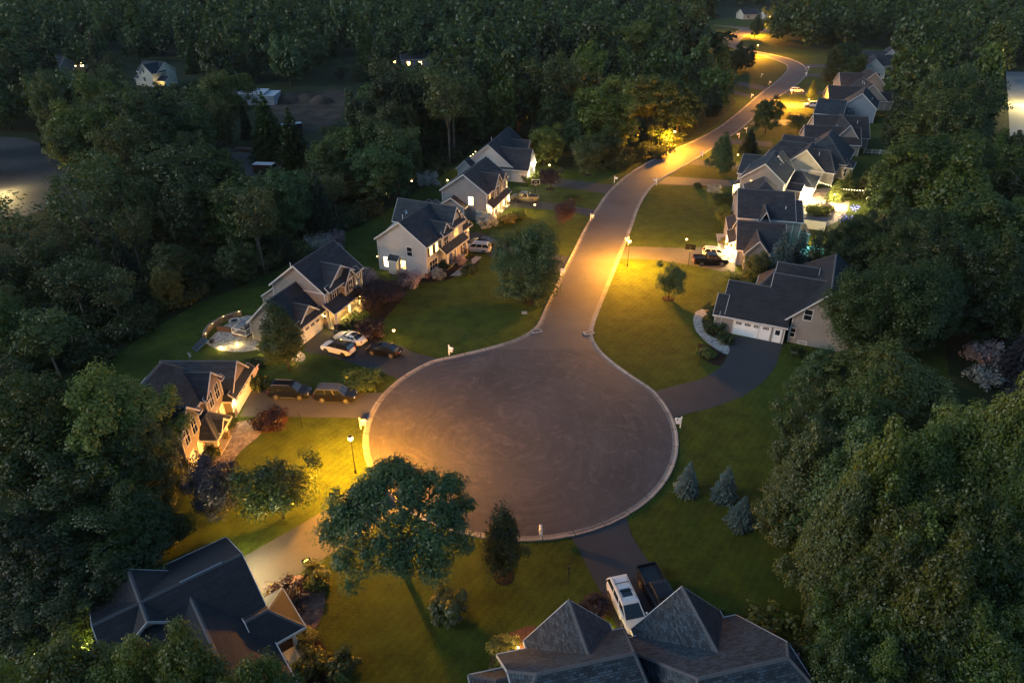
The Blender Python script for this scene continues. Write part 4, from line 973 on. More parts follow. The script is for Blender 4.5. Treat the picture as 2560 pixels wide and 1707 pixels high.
for dx,dy,h,r,l in ((1575,1133,4.4,1.55,'leftmost of the three blue spruces on the right lawn'),(1661,1146,4.6,1.6,'middle one of the three blue spruces at the right lawn edge'),(1698,1206,4.0,1.7,'round blue spruce nearest the bottom of the right lawn row')):
    plant('blue_spruce',ad(dx,dy),BROAD('blue'),h*.92,r*.9,None,l,'tree','blue spruces on the right lawn')
for dx,dy,h,r,l in ((1782,648,9.0,3.0,'large blue spruce left of a pair behind the nearest beige house'),(1822,638,8.6,2.8,'large blue spruce right of a pair behind the nearest beige house'),(1862,628,7.5,2.4,'dark blue spruce third along behind the nearest beige house ridge')):
    plant('blue_spruce',ad(dx,dy),BROAD('blue'),h,r,None,l,'tree','big blue spruces behind the beige house')
for dx,dy,h,r,l in ((1938,455,6.0,2.2,'slim spruce left of three lit by the patio string lights'),(1975,455,6.2,2.1,'slim spruce right of three lit by the patio string lights'),(1915,462,4.8,2.0,'short spruce closest to the patio string lights'),(2020,470,4.4,1.6,'little spruce at the dark end of the string lights')):
    plant('spruce_tree',ad(dx,dy),BROAD('spruce'),h,r,'grey',l,'tree','spruces along the patio string lights')
for dx,dy,h,r,l in ((2316,880,8,2.6,'tall pale spruce at the right edge beyond the back lawn'),(2275,770,7,2.6,'spruce behind the white flowering shrubs at right'),(2335,960,7,2.6,'spruce at the extreme right edge below the tall pale one')):
    plant('spruce_tree',ad(dx,dy),BROAD('spruce'),h,r,'plum',l,'tree','pale spruces at the right back lawn')
# --- shrubs round the houses: dx,dy (base), height, radius, leaf, label
SH=[(838,648,2.0,2.2,'pink','pinkish flowering bush at the left end of the pale house wall'),(942,652,2.3,2.3,'pink','wide pale blossoming bush under the pale house side windows'),
(1006,640,1.7,1.2,'flower','white hydrangea ball at the corner of the pale house'),(1020,618,1.5,1.4,'dark','dark bush beside the pale house porch step'),(1079,628,1.9,1.6,'dark','round dark bush by the pale house front walk'),
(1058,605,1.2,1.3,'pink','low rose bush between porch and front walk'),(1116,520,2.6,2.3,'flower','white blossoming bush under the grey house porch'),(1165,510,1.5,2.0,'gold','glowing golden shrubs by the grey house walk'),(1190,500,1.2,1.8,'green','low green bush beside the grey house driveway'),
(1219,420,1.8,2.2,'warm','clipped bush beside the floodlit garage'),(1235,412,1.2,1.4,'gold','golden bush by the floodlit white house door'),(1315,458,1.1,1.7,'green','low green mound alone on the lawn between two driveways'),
(983,425,2.8,2.6,'flower','white flowering bush glowing at the wood edge behind the pale house'),(765,565,2.6,2.4,'pink','pale blossoming bush left of several behind the tan house'),(735,572,2.4,2.2,'flower','white blossoming bush behind the tan house ridge'),(690,590,2.4,2.4,'grey','grey bush at the end of the row behind the tan house'),(665,600,4.5,2.0,'spruce','small dark conifer behind the tan house back roof'),
(825,738,1.2,1.8,'green','low green foundation plants beside the tan house porch'),(800,755,1.2,1.6,'dark','dark rounded plants before the tan house porch columns'),(828,882,1.3,2.6,'green','round clipped bush lit yellow by the street lamp'),
(623,972,1.4,2.0,'red','round dark red bush at the edge of the two dark SUVs driveway'),(594,890,1.8,1.4,'dark','round dark bush at the garage corner of the taupe house'),(522,980,1.3,1.1,'dark','round green bush beside the taupe house porch'),(478,1052,1.4,1.3,'dark','rounded dark bush under the taupe house lower windows'),
(620,790,1.3,1.4,'dark','dark bush under the raised deck'),(590,840,1.1,1.5,'dark','low dark bushes along the patio edge'),(612,800,1.2,1.3,'warm','bush glowing in a path light by the patio steps'),
(1640,730,1.3,1.3,'dark','dark bush in the cobble edged bed nearest the garage'),(1640,760,1.6,1.5,'dark','larger dark bush at the near end of the cobble edged bed'),(1632,712,1.0,1.1,'green','little green bush at the far end of the cobble edged bed'),(1627,818,.9,1.6,'green','low plants in the bed between cobble path and black driveway'),(1665,785,1.2,1.2,'dark','small dark bush left of the white garage door'),(1830,820,1.3,1.3,'dark','small dark bush right of the white side door'),
(1640,442,1.6,1.6,'flower','pink flowering shrub beside the driveway of the beige gabled house'),(1672,560,1.0,1.6,'gold','golden low shrubs along the lit walk'),(1684,640,1.0,1.4,'green','low bushes under the taupe front gable'),(1872,490,1.6,2.6,'warm','green shrubs beside the floodlit patio'),(1898,484,1.5,2.0,'red','reddish shrub at the near edge of the floodlit patio'),
(1740,290,1.2,1.2,'dark','small bush under the roadside round tree'),(1600,430,1.0,1.0,'green','small bush on the lawn by the curved kerb'),
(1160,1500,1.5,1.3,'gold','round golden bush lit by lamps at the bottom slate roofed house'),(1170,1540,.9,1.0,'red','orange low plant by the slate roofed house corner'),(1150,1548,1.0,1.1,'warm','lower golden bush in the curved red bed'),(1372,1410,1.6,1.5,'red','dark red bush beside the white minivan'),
(1772,1470,2.2,2.4,'warm','feathery pale green shrub right of the slate roofed house'),(1660,1430,1.1,1.0,'green','small flowering bush tucked behind the right slate gable'),
(655,1385,1.8,1.8,'red','dark red round maple shrub beside the brick path'),(628,1360,.8,.7,'gold','tuft of bright yellow grass at the driveway end'),(722,1330,1.2,1.3,'warm','green mound beside the sign at the brick path top'),(735,1345,1.1,1.2,'warm','second green mound beside the lawn ornament stone'),(705,1475,1.2,1.0,'gold','golden ball shrub by the bottom left house porch'),(728,1530,1.3,1.2,'warm','lower golden shrub in the bottom left bed'),(700,1550,1.2,1.2,'warm','third golden shrub at the bottom left bed edge'),(790,1540,1.6,1.5,'dark','dark shrub alone near the bottom lawn edge'),
(2255,830,2.6,2.4,'pink','pink white flowering shrub at the right edge of the back lawn'),(2262,880,2.2,2.1,'flower','white flowering shrub below the pink one at far right'),(1640,170,1.2,1.2,'green','little bush on the far left lawn'),(1215,395,1.0,1.0,'gold','bright bush under the floodlights of the white house')]
for dx,dy,h_,r_,lf,lb in SH:
    k='blue0' if lf=='spruce' else ('tuft0' if lf=='hay' and r_<1.5 else BROAD('shrub'))
    plant('shrub',ad(dx,dy),k,h_,r_,lf if lf!='spruce' else 'spruce',lb,'shrub')
for dx,dy,h_,r_,lb in ((1035,1408,2.6,1.5,'tall clump of ornamental grass glowing on the bottom lawn'),(1020,1425,2.0,1.1,'lower clump of ornamental grass behind the glowing one')):
    plant('ornamental_grass',ad(dx,dy),'tuft0',h_,r_,None,lb,'ornamental grass')
# mulch rings
for dx,dy,r_ in ((1157,1325,.9),(1535,686,1.0),(1347,402,1.0),(1264,434,1.0),(1215,692,1.0)):
    mb=MB(); p=ad(dx,dy); mb.ring((p.x,p.y),[r_,r_*.9,.1],[.013,.06,.1],14); tag(mb.build('mulch_ring',M['mulch']),kind='structure')
# --- big named trees of the two woods that close the picture (top seen at dx,dy)
def TT(dx,dy,k,h,r,leaf,label,grp=None): return plant('tree',tt(dx,dy,h),k,h,r,leaf,label,'tree',grp)
BIG=[ # left corner group
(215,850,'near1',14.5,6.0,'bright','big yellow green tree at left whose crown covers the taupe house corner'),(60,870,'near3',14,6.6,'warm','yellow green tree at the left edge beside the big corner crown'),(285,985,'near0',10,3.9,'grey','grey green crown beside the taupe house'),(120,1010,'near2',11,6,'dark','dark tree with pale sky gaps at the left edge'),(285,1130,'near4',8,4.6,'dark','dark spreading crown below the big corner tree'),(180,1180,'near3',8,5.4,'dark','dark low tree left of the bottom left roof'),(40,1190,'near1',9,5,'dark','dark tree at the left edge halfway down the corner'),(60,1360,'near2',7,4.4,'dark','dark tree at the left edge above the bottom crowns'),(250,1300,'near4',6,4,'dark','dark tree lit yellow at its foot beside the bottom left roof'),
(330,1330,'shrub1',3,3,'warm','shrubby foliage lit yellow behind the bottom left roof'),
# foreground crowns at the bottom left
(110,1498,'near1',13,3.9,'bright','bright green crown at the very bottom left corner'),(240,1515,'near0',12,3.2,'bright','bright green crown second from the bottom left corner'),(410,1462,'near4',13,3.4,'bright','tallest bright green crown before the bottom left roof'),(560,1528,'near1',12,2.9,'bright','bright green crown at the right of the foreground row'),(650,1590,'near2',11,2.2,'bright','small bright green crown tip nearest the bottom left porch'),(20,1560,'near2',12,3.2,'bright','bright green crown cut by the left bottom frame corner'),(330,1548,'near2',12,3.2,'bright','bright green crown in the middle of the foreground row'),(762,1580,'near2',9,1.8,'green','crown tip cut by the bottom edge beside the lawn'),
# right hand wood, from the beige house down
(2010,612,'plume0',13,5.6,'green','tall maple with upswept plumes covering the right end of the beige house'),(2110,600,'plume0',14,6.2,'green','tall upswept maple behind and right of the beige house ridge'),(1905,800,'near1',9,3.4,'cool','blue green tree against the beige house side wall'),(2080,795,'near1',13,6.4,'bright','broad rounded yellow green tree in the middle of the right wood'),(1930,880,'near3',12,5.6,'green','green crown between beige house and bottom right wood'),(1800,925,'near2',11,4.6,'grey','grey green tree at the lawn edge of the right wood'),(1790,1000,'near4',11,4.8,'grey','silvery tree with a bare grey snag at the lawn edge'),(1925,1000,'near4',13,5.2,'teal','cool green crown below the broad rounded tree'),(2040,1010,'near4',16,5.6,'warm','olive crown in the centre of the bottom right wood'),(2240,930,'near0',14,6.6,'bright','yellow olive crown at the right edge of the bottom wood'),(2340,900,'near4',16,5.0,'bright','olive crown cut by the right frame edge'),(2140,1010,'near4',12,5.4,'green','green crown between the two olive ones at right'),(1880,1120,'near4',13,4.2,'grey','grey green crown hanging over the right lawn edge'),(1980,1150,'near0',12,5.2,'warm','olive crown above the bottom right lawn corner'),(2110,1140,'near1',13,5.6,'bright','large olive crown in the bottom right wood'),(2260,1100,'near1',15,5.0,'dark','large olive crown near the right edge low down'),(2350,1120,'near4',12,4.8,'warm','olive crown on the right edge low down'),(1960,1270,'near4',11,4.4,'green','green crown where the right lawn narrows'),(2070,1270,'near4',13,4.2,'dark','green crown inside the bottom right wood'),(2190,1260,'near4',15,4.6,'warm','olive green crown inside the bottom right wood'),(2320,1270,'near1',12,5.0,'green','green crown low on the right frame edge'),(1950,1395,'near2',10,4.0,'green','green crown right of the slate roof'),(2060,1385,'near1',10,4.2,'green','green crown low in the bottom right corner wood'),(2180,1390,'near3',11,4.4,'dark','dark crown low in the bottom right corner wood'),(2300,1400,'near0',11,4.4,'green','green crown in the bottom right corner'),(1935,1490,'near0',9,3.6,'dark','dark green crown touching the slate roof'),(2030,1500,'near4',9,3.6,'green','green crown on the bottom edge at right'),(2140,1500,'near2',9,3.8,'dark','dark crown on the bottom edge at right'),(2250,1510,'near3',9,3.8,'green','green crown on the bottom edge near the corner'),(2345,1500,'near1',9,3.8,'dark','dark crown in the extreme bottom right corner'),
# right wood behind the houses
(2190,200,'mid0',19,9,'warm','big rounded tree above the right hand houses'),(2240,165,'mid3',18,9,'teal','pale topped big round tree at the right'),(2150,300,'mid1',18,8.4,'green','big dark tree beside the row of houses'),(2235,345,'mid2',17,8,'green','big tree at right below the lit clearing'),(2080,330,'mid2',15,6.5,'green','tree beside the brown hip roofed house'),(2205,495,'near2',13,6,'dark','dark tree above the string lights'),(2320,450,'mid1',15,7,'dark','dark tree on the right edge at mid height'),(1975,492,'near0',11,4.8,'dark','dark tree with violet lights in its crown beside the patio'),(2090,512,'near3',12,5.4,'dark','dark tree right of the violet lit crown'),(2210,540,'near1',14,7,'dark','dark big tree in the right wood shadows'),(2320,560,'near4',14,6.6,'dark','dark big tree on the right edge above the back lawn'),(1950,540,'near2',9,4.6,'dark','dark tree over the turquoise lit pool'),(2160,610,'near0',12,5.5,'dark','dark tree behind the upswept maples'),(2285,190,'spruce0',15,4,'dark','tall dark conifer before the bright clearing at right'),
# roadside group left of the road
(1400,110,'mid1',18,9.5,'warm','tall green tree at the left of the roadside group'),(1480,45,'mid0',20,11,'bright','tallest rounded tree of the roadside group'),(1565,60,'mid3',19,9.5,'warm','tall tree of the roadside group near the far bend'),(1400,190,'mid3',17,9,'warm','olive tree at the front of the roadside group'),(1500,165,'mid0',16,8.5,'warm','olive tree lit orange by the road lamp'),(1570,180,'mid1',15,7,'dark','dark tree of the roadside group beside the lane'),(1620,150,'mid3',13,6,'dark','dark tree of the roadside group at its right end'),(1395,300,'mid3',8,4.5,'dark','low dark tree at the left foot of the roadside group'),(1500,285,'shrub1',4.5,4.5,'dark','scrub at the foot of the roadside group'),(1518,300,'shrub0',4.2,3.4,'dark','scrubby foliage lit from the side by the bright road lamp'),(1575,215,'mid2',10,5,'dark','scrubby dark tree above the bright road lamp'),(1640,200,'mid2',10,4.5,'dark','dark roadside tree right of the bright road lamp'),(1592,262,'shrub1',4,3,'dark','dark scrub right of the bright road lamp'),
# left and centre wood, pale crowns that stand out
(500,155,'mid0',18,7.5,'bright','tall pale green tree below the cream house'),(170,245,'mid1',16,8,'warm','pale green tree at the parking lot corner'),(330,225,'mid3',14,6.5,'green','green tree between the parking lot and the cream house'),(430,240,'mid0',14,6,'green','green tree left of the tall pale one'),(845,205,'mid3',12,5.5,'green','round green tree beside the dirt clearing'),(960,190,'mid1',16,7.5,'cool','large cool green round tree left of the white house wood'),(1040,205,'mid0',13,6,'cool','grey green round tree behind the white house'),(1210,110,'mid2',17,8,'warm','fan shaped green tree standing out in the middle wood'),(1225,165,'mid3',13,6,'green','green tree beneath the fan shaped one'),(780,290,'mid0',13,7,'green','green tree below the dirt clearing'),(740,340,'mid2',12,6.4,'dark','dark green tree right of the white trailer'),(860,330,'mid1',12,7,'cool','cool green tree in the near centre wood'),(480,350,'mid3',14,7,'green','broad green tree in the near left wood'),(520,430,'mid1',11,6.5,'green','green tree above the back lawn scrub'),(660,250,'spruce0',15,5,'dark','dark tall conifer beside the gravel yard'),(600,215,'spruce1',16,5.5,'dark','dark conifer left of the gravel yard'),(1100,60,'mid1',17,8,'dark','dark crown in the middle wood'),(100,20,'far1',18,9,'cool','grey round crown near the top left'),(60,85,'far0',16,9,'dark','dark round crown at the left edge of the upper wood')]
for a in BIG:
    a=list(a)
    if a[0]>1760 and a[1]>840: a[4]*=.80; a[3]+=1.5; a[0]+=85 if a[0]<1900 else 55 if a[0]<2000 else 10
    TT(*a)
# bare snag at the right lawn edge
p=ad(1850,1190); mb=MB()
mb.tube([(0,0,0),(.2,0,5),(.1,.2,11)],[.16,.1,.02],6)
rg=random.Random(8)
for i in range(16):
    z=4+i*.42; a=rg.uniform(0,6.28); l=2.2*(1-i/20); mb.tube([(.15,0,z),(.15+math.cos(a)*l*.6,math.sin(a)*l*.6,z+l*.35),(.15+math.cos(a)*l,math.sin(a)*l,z+l*.9)],[.05,.03,.01],4)
o=mb.build('bare_tree',M['palebark']); o.location=p; tag(o,'bare grey dead tree at the lawn edge of the bottom right wood','tree')
# --- the woods: individual trees, jittered, nearest first
def inside(P,x,y):
    c=False; j=len(P)-1
    for i in range(len(P)):
        if (P[i][1]>y)!=(P[j][1]>y) and x<(P[j][0]-P[i][0])*(y-P[i][1])/(P[j][1]-P[i][1])+P[i][0]: c=not c
        j=i
    return c
lawnW=[tuple(ad(*p)[:2]) for p in lawnD]
clear=[[tuple(ad(*p)[:2]) for p in q] for q in (
 [(-40,305),(110,315),(160,400),(190,480),(60,560),(-60,560)],[(545,330),(720,340),(720,440),(560,440)],[(620,205),(860,195),(870,320),(690,330)],
 [(290,150),(430,140),(440,215),(280,215)],[(530,205),(640,205),(640,260),(530,260)],[(2300,180),(2400,180),(2400,310),(2290,300)],
 [(2100,640),(2260,640),(2280,880),(2140,920),(2060,800)],[(1640,15),(1800,15),(1800,60),(1640,60)])]
hz=[(h_.location.x,h_.location.y) for h_ in scn.objects if h_.type=='EMPTY' and h_.get('category')=='house']
named=[(o.location.x,o.location.y,o.scale.x*5) for o in scn.objects if o.type=='EMPTY' and o.get('category')=='tree']
cand=[]; WR=random.Random(5)
Y=62.0
while Y<900:
    sp=7.4 if Y<130 else (9.6 if Y<230 else (12 if Y<420 else 17))
    half=Y*.80+40; X=-half
    while X<half:
        x=X+WR.uniform(-.45,.45)*sp; y=Y+WR.uniform(-.45,.45)*sp; X+=sp
        if inside(lawnW,x,y) or any(inside(q,x,y) for q in clear): continue
        if any((x-a)**2+(y-b)**2<(15 if b>250 else 13)**2 for a,b in hz if b<520): continue
        if any((x-a)**2+(y-b)**2<(.8*c+1.0)**2 for a,b,c in named if abs(y-b)<12): continue
        if min((x-q.x)**2+(y-q.y)**2 for q in edge[::6])<(6.5 if y<400 else 11)**2: continue
        d=y*_C+(CAM_H-8)*_S; px=1280+FOC*x/d; py=853.5+FOC*((CAM_H-8)*_C-y*_S)/d
        if px<-160 or px>2720 or py>1750: continue
        cand.append((y,x))
    Y+=sp
cand.sort()
EDGE_L=[(-60,900),(225,830),(330,750),(450,680),(560,640),(640,600),(740,545),(850,495),(930,440)]
SIGHT=[]
for q in ([(x,y,0) for x in (548,580,620,660,690) for y in (352,372,392)]+[(x,y,0) for x in (640,680,720,760) for y in (225,255,285)]+[(x,y,3.5) for x in (310,335,360,385,410) for y in (178,190)]+[(x,y,0) for x in (550,580,615) for y in (232,)]
    +[(x,y,0) for x in (20,60) for y in (345,440)]+[(x,y,0) for x in (2325,2345,2365) for y in (200,250,300)]+[(x,y,0) for x in (2180,2215,2245) for y in (680,760,840)]+[(x,y,1.0) for x in (790,955) for y in (150,)]+[(x,y,1) for x in (100,165,180) for y in (160,)]+[(x,y,0) for x in (2260,2300) for y in (880,)]+[(x,y,2.5) for x in (2060,2080,2105,2125) for y in (447,)]):
    v_=ad(*q); SIGHT.append((v_.x,v_.y,v_.z))
stuffC=[];stuffU=[];stuffV=[];nind=0; zone={}
for y,x in cand:
    c=WR.random(); near=y<125; 
    h_=WR.uniform(9,18) if y<160 else WR.triangular(9,24,16); r_=h_*WR.uniform(.24,.46)
    if WR.random()<.08: continue
    d=y*_C+(CAM_H-8)*_S; px=(1280+FOC*x/d)/KD; py=(853.5+FOC*((CAM_H-8)*_C-y*_S)/d)/KD
    west=px<1300
    if y<100 and west: h_*=.62; r_=h_*.42
    # keep the sight lines the photograph has over the trees into the clearings
    hm=99
    for tx,ty,tz in SIGHT:
        if ty<=y+1: continue
        t_=y/ty; 
        if abs(tx*t_-x)<r_+1.5: hm=min(hm,CAM_H-(CAM_H-tz)*t_-.6)
    if hm<3.2: continue
    if hm<h_: h_=hm; r_=min(r_,max(1.6,h_*.5))
    if west and y<240 and c<.30: fam='tall'; lf='grey'
    elif west and y<260 and c<.42 or (px<300 and 400<py<660 and c<.85): fam='wisp'; lf=None
    elif c>.86: fam='spruce'; lf='dark' if WR.random()<.5 else None; r_=h_*.24
    else:
        fam='near' if y<95 else ('mid' if y<190 else 'far'); lf=WR.choice(['green','green','dark','dark','warm','cool','grey'] if y<260 else ['dark','dark','green','cool','green'])
    if nind<290:
        nind+=1
        side=('left wood by the back lawn' if west and y<120 else 'wood between parking lot and gravel yard' if west and px<620 and y<260 else 'centre wood behind the white house' if west and y<260 else 'left background wood' if west else 'right wood behind the east houses' if y<200 else 'right background wood')
        what={'tall':'tall thin pale trunked tree','wisp':'wispy many stemmed tree','spruce':'dark pointed conifer'}.get(fam,{'green':'leafy green tree','dark':'dark leafy tree','warm':'yellow green leafy tree','cool':'cool green leafy tree','grey':'grey green leafy tree'}.get(lf))
        lb='%s in the %s'%(what,side)
        plant({'tall':'thin_tree','wisp':'thin_tree','spruce':'conifer_tree'}.get(fam,'broadleaf_tree'),(x,y),BROAD(fam),h_,r_,lf,lb,'tree',lb.replace('tree','trees').replace('conifer','conifers') if True else None)
    else:
        K=KN['far%d'%WR.randrange(4)] if c<=.84 else KN['spruce%d'%WR.randrange(2)]; C,U,V=K.raw; n=len(C)
        cnt=min(n,int(1500 if y<330 else 700 if y<480 else 260)); idx=np.random.RandomState(int(abs(x*7+y))).choice(n,cnt,replace=False)
        a=WR.uniform(0,6.28); ca,sa=math.cos(a),math.sin(a); Rm=np.array([[ca,-sa,0],[sa,ca,0],[0,0,1]],np.float32)
        sc=np.array([r_/K.R,r_/K.R,h_/K.H],np.float32); g=(1.2 if y<330 else 1.75 if y<480 else 2.8)*(1.6 if c>.84 else 1)
        stuffC.append((C[idx]*sc)@Rm.T+np.array([x,y,0],np.float32)); stuffU.append(U[idx]*sc.mean()*g@Rm.T); stuffV.append(V[idx]*sc.mean()*g@Rm.T)
print('woods individual',nind,'massed',len(stuffC))
L_['wood']=leaf_mat('leaf_far_wood',(.031,.056,.010),(.078,.112,.02))
# colour drifts by place, so the massed wood is not one tone
if stuffC:
    me=quads_mesh('far_woodland',np.concatenate(stuffC),np.concatenate(stuffU),np.concatenate(stuffV),L_['wood'])
    o=bpy.data.objects.new('far_woodland',me); COL.objects.link(o); tag(o,'dark far woodland closing the horizon behind the houses','woodland',kind='stuff')
nd=[n for n in L_['wood'].node_tree.nodes if n.type=='TEX_NOISE']; nd[0].inputs['Scale'].default_value=.06; nd[1].inputs['Scale'].default_value=.5
# undergrowth along the wood edge and between the trunks: one mass
UC=[];UU=[];UV=[]; Ks=[KN['shrub%d'%i] for i in range(3)]
UR=random.Random(21); ug=[tuple(ad(*p)[:2]) for p in [(-150,800),(-150,930),(120,905),(232,838),(330,760),(450,690),(560,646),(640,608),(740,552),(850,500),(900,470),(840,420),(640,470),(420,520),(200,560),(-150,640)]]
ug2=[tuple(ad(*p)[:2]) for p in [(1330,392),(1420,390),(1520,364),(1580,332),(1560,315),(1490,340),(1400,360),(1330,370)]]
ug3=[tuple(ad(*p)[:2]) for p in [(900,460),(1000,415),(1050,370),(1090,320),(1210,320),(1210,270),(1000,290),(860,380)]]
for poly,n in ((ug,620),(ug2,60),(ug3,160)):
    xs=[p[0] for p in poly]; ys=[p[1] for p in poly]; k=0
    while k<n:
        x=UR.uniform(min(xs),max(xs)); y=UR.uniform(min(ys),max(ys))
        if not inside(poly,x,y): continue
        k+=1; K=UR.choice(Ks); C,U,V=K.raw; r_=UR.uniform(.8,2.4); h_=r_*UR.uniform(.7,1.3)
        idx=np.random.RandomState(k).choice(len(C),min(len(C),420),replace=False); a=UR.uniform(0,6.28); ca,sa=math.cos(a),math.sin(a); Rm=np.array([[ca,-sa,0],[sa,ca,0],[0,0,1]],np.float32)
        sc=np.array([r_/1.2,r_/1.2,h_/1.6],np.float32)
        UC.append((C[idx]*sc)@Rm.T+np.array([x,y,0],np.float32)); UU.append(U[idx]*2.0@Rm.T); UV.append(V[idx]*2.0@Rm.T)
L_['scrub']=leaf_mat('leaf_scrub',(.027,.040,.008),(.05,.066,.013))
nd=[n for n in L_['scrub'].node_tree.nodes if n.type=='TEX_NOISE']; nd[0].inputs['Scale'].default_value=.09; nd[1].inputs['Scale'].default_value=.7
me=quads_mesh('undergrowth',np.concatenate(UC),np.concatenate(UU),np.concatenate(UV),L_['scrub'])
o=bpy.data.objects.new('undergrowth',me); COL.objects.link(o); tag(o,'tangled dark scrub filling the edge of the woods','undergrowth',kind='stuff')
# ------------------------------------------------------------------ vehicles
# local frame: x forward (nose at +L/2), y left, z up
def interp(T,x):
    if x<=T[0][0]: return T[0][1]
    for (a,p),(b,q) in zip(T,T[1:]):
        if x<=b: return p+(q-p)*(x-a)/(b-a)
    return T[-1][1]
def vehicle(name,label,cat,pos,ang,kind,col,group=None,roofcol=None,metal=0.0,rails=False,sunroof=False,lit=False,detail=True,rimc=None,steps=False,cap=False):
    P={'sedan':(4.8,1.84,.98,1.44),'suv':(4.7,1.88,1.06,1.72),'bigsuv':(5.0,1.95,1.12,1.82),'van':(5.1,1.98,1.12,1.74),'pickup':(5.9,2.0,1.12,1.88)}[kind]
    L,W,belt,top=P; pm=paint(name+'_paint',col,metal); rm=paint(name+'_roof_paint',roofcol,metal) if roofcol else pm
    r=empty(name,pos,ang,label,cat,group); r.location.z=.035
    h=L/2
    if kind=='sedan': topz=[(-h,.80),(-h+.12,.98),(-h+.8,1.02),(h-1.35,.98),(h-.35,.80),(h,.58)]; cab=(-h+.55,h-1.3,-h+1.35,h-2.25)
    elif kind in('suv','bigsuv'): topz=[(-h,.9),(-h+.1,belt),(h-1.25,belt),(h-.3,.96),(h,.66)]; cab=(-h+.08,h-1.15,-h+.45,h-1.95)
    elif kind=='van': topz=[(-h,.9),(-h+.1,belt),(h-1.1,belt),(h-.3,.88),(h,.6)]; cab=(-h+.06,h-.85,-h+.4,h-1.95)
    else: topz=[(-h,1.12),(h-1.3,belt+.02),(h-.2,1.04),(h,.8)]; cab=(-h+2.2,h-1.2,-h+2.35,h-2.0)
    wid=[(-h,.80),(-h+.25,.95),(-h+1,1),(h-1,1),(h-.3,.93),(h,.74)]
    xs=[-h+L*i/26 for i in range(27)]
    b=MB(); rows=[]
    wb=.29*L
    for x in xs:
        w=W/2*interp(wid,x); zt=interp(topz,x); zb=.30 if abs(x)<h-.25 else .38
        arch=0
        for wx in (-wb,wb):
            dx=abs(x-wx)
            if dx<.42: arch=max(arch,math.sqrt(.42**2-dx**2)+.33)
        z1=max(zb,arch) if arch else zb
        zm=zb+(zt-zb)*.55
        rows.append([(x,-w*.78,zb),(x,-w*.97,min(z1,zt-.12)),(x,-w,max(zm,z1)),(x,-w*.95,zt-.05),(x,-w*.86,zt),(x,w*.86,zt),(x,w*.95,zt-.05),(x,w,max(zm,z1)),(x,w*.97,min(z1,zt-.12)),(x,w*.78,zb)])
    for A,B in zip(rows,rows[1:]):
        for j in range(9): b.poly([A[j],B[j],B[j+1],A[j+1]])
        b.poly([A[9],B[9],B[0],A[0]])
    b.poly(rows[0]); b.poly(rows[-1][::-1])
    if kind=='pickup':   # bed: open box behind the cab
        x0,x1=-h+.08,-h+2.1; w=W/2*.84
        f=MB(); f.box(x0,x1,-w,w,1.125,1.135); f.build('bed_floor',M['black'],r)
        for y in (-w-.06,w+.0): b.box(x0-.02,x1,y,y+.07,1.08,1.36)
        b.box(x0-.06,x0+.02,-w-.06,w+.07,1.05,1.36); b.box(x1,x1+.06,-w-.06,w+.07,1.08,1.36)
    bo=b.build('body',pm,r,True); bo.data.shade_auto_smooth() if hasattr(bo.data,'shade_auto_smooth') else None
    for p_ in bo.data.polygons: p_.use_smooth=False
    # greenhouse
    x0,x1,t0,t1=cab; wb_=W/2*.9; wt=W/2*.74; zt=top-.09; g=MB(); z0=belt-.04 if kind!='sedan' else .93
    lo=[(x0,-wb_*.92,z0),(x1,-wb_*.86,z0),(x1,wb_*.86,z0),(x0,wb_*.92,z0)]; hi=[(t0,-wt*.95,zt),(t1,-wt*.95,zt),(t1,wt*.95,zt),(t0,wt*.95,zt)]
    lo=[(x0,-wb_*.97,z0),(x1,-wb_*.93,z0),(x1,wb_*.93,z0),(x0,wb_*.97,z0)]
    g.hexa(lo+hi); g.build('windows',M['carglass'],r)
    rf=MB(); e=.05
    rings=[[(t0-.08,-wt-e,zt-.03),(t1+.12,-wt-e,zt-.03),(t1+.12,wt+e,zt-.03),(t0-.08,wt+e,zt-.03)],
           [(t0,-wt,zt+.05),(t1,-wt,zt+.05),(t1,wt,zt+.05),(t0,wt,zt+.05)],
           [(t0+.3,-wt*.75,top),(t1-.35,-wt*.75,top),(t1-.35,wt*.75,top),(t0+.3,wt*.75,top)]]
    for A,B in zip(rings,rings[1:]):
        for j in range(4): rf.poly([A[j],A[(j+1)%4],B[(j+1)%4],B[j]])
    rf.poly(rings[2]); rf.poly(rings[0][::-1])
    # pillars
    for q,sg in ((0,-1),(3,1)):
        a=Vector(lo[q]);c=Vector(hi[q]); rf.tube([a,c],.06,5)
    for q in (1,2): rf.tube([Vector(lo[q]),Vector(hi[q])],.045,5)
    for fx in ((.36,.68) if kind!='pickup' else (.5,)):
        for sy in (-1,1):
            xa=x0+(x1-x0)*fx; xb=t0+(t1-t0)*fx; rf.tube([(xa,sy*wb_*.96,z0),(xb,sy*(wt*.96),zt)],.04,5)
    ro=rf.build('roof',rm,r)
    if rails:
        for sy in (-1,1):
            m=MB(); m.tube([(t0+.2,sy*wt*.85,top+.0),(t0+.35,sy*wt*.85,top+.07),(t1-.45,sy*wt*.85,top+.07),(t1-.3,sy*wt*.85,top)],.028,5); m.build('roof_rail',M['dark'] if rails=='dark' else M['steel'],r)
        if rails=='bars':
            for fx in (.3,.6):
                m=MB(); x=t0+(t1-t0)*fx; m.tube([(x,-wt*.85,top+.07),(x,wt*.85,top+.07)],.028,5); m.build('roof_bar',M['dark'],r)
    if sunroof:
        m=MB(); x=t1-.9; m.box(x-.45,x+.35,-wt*.6,wt*.6,top-.02,top+.008); m.build('sunroof',M['carglass'],r)
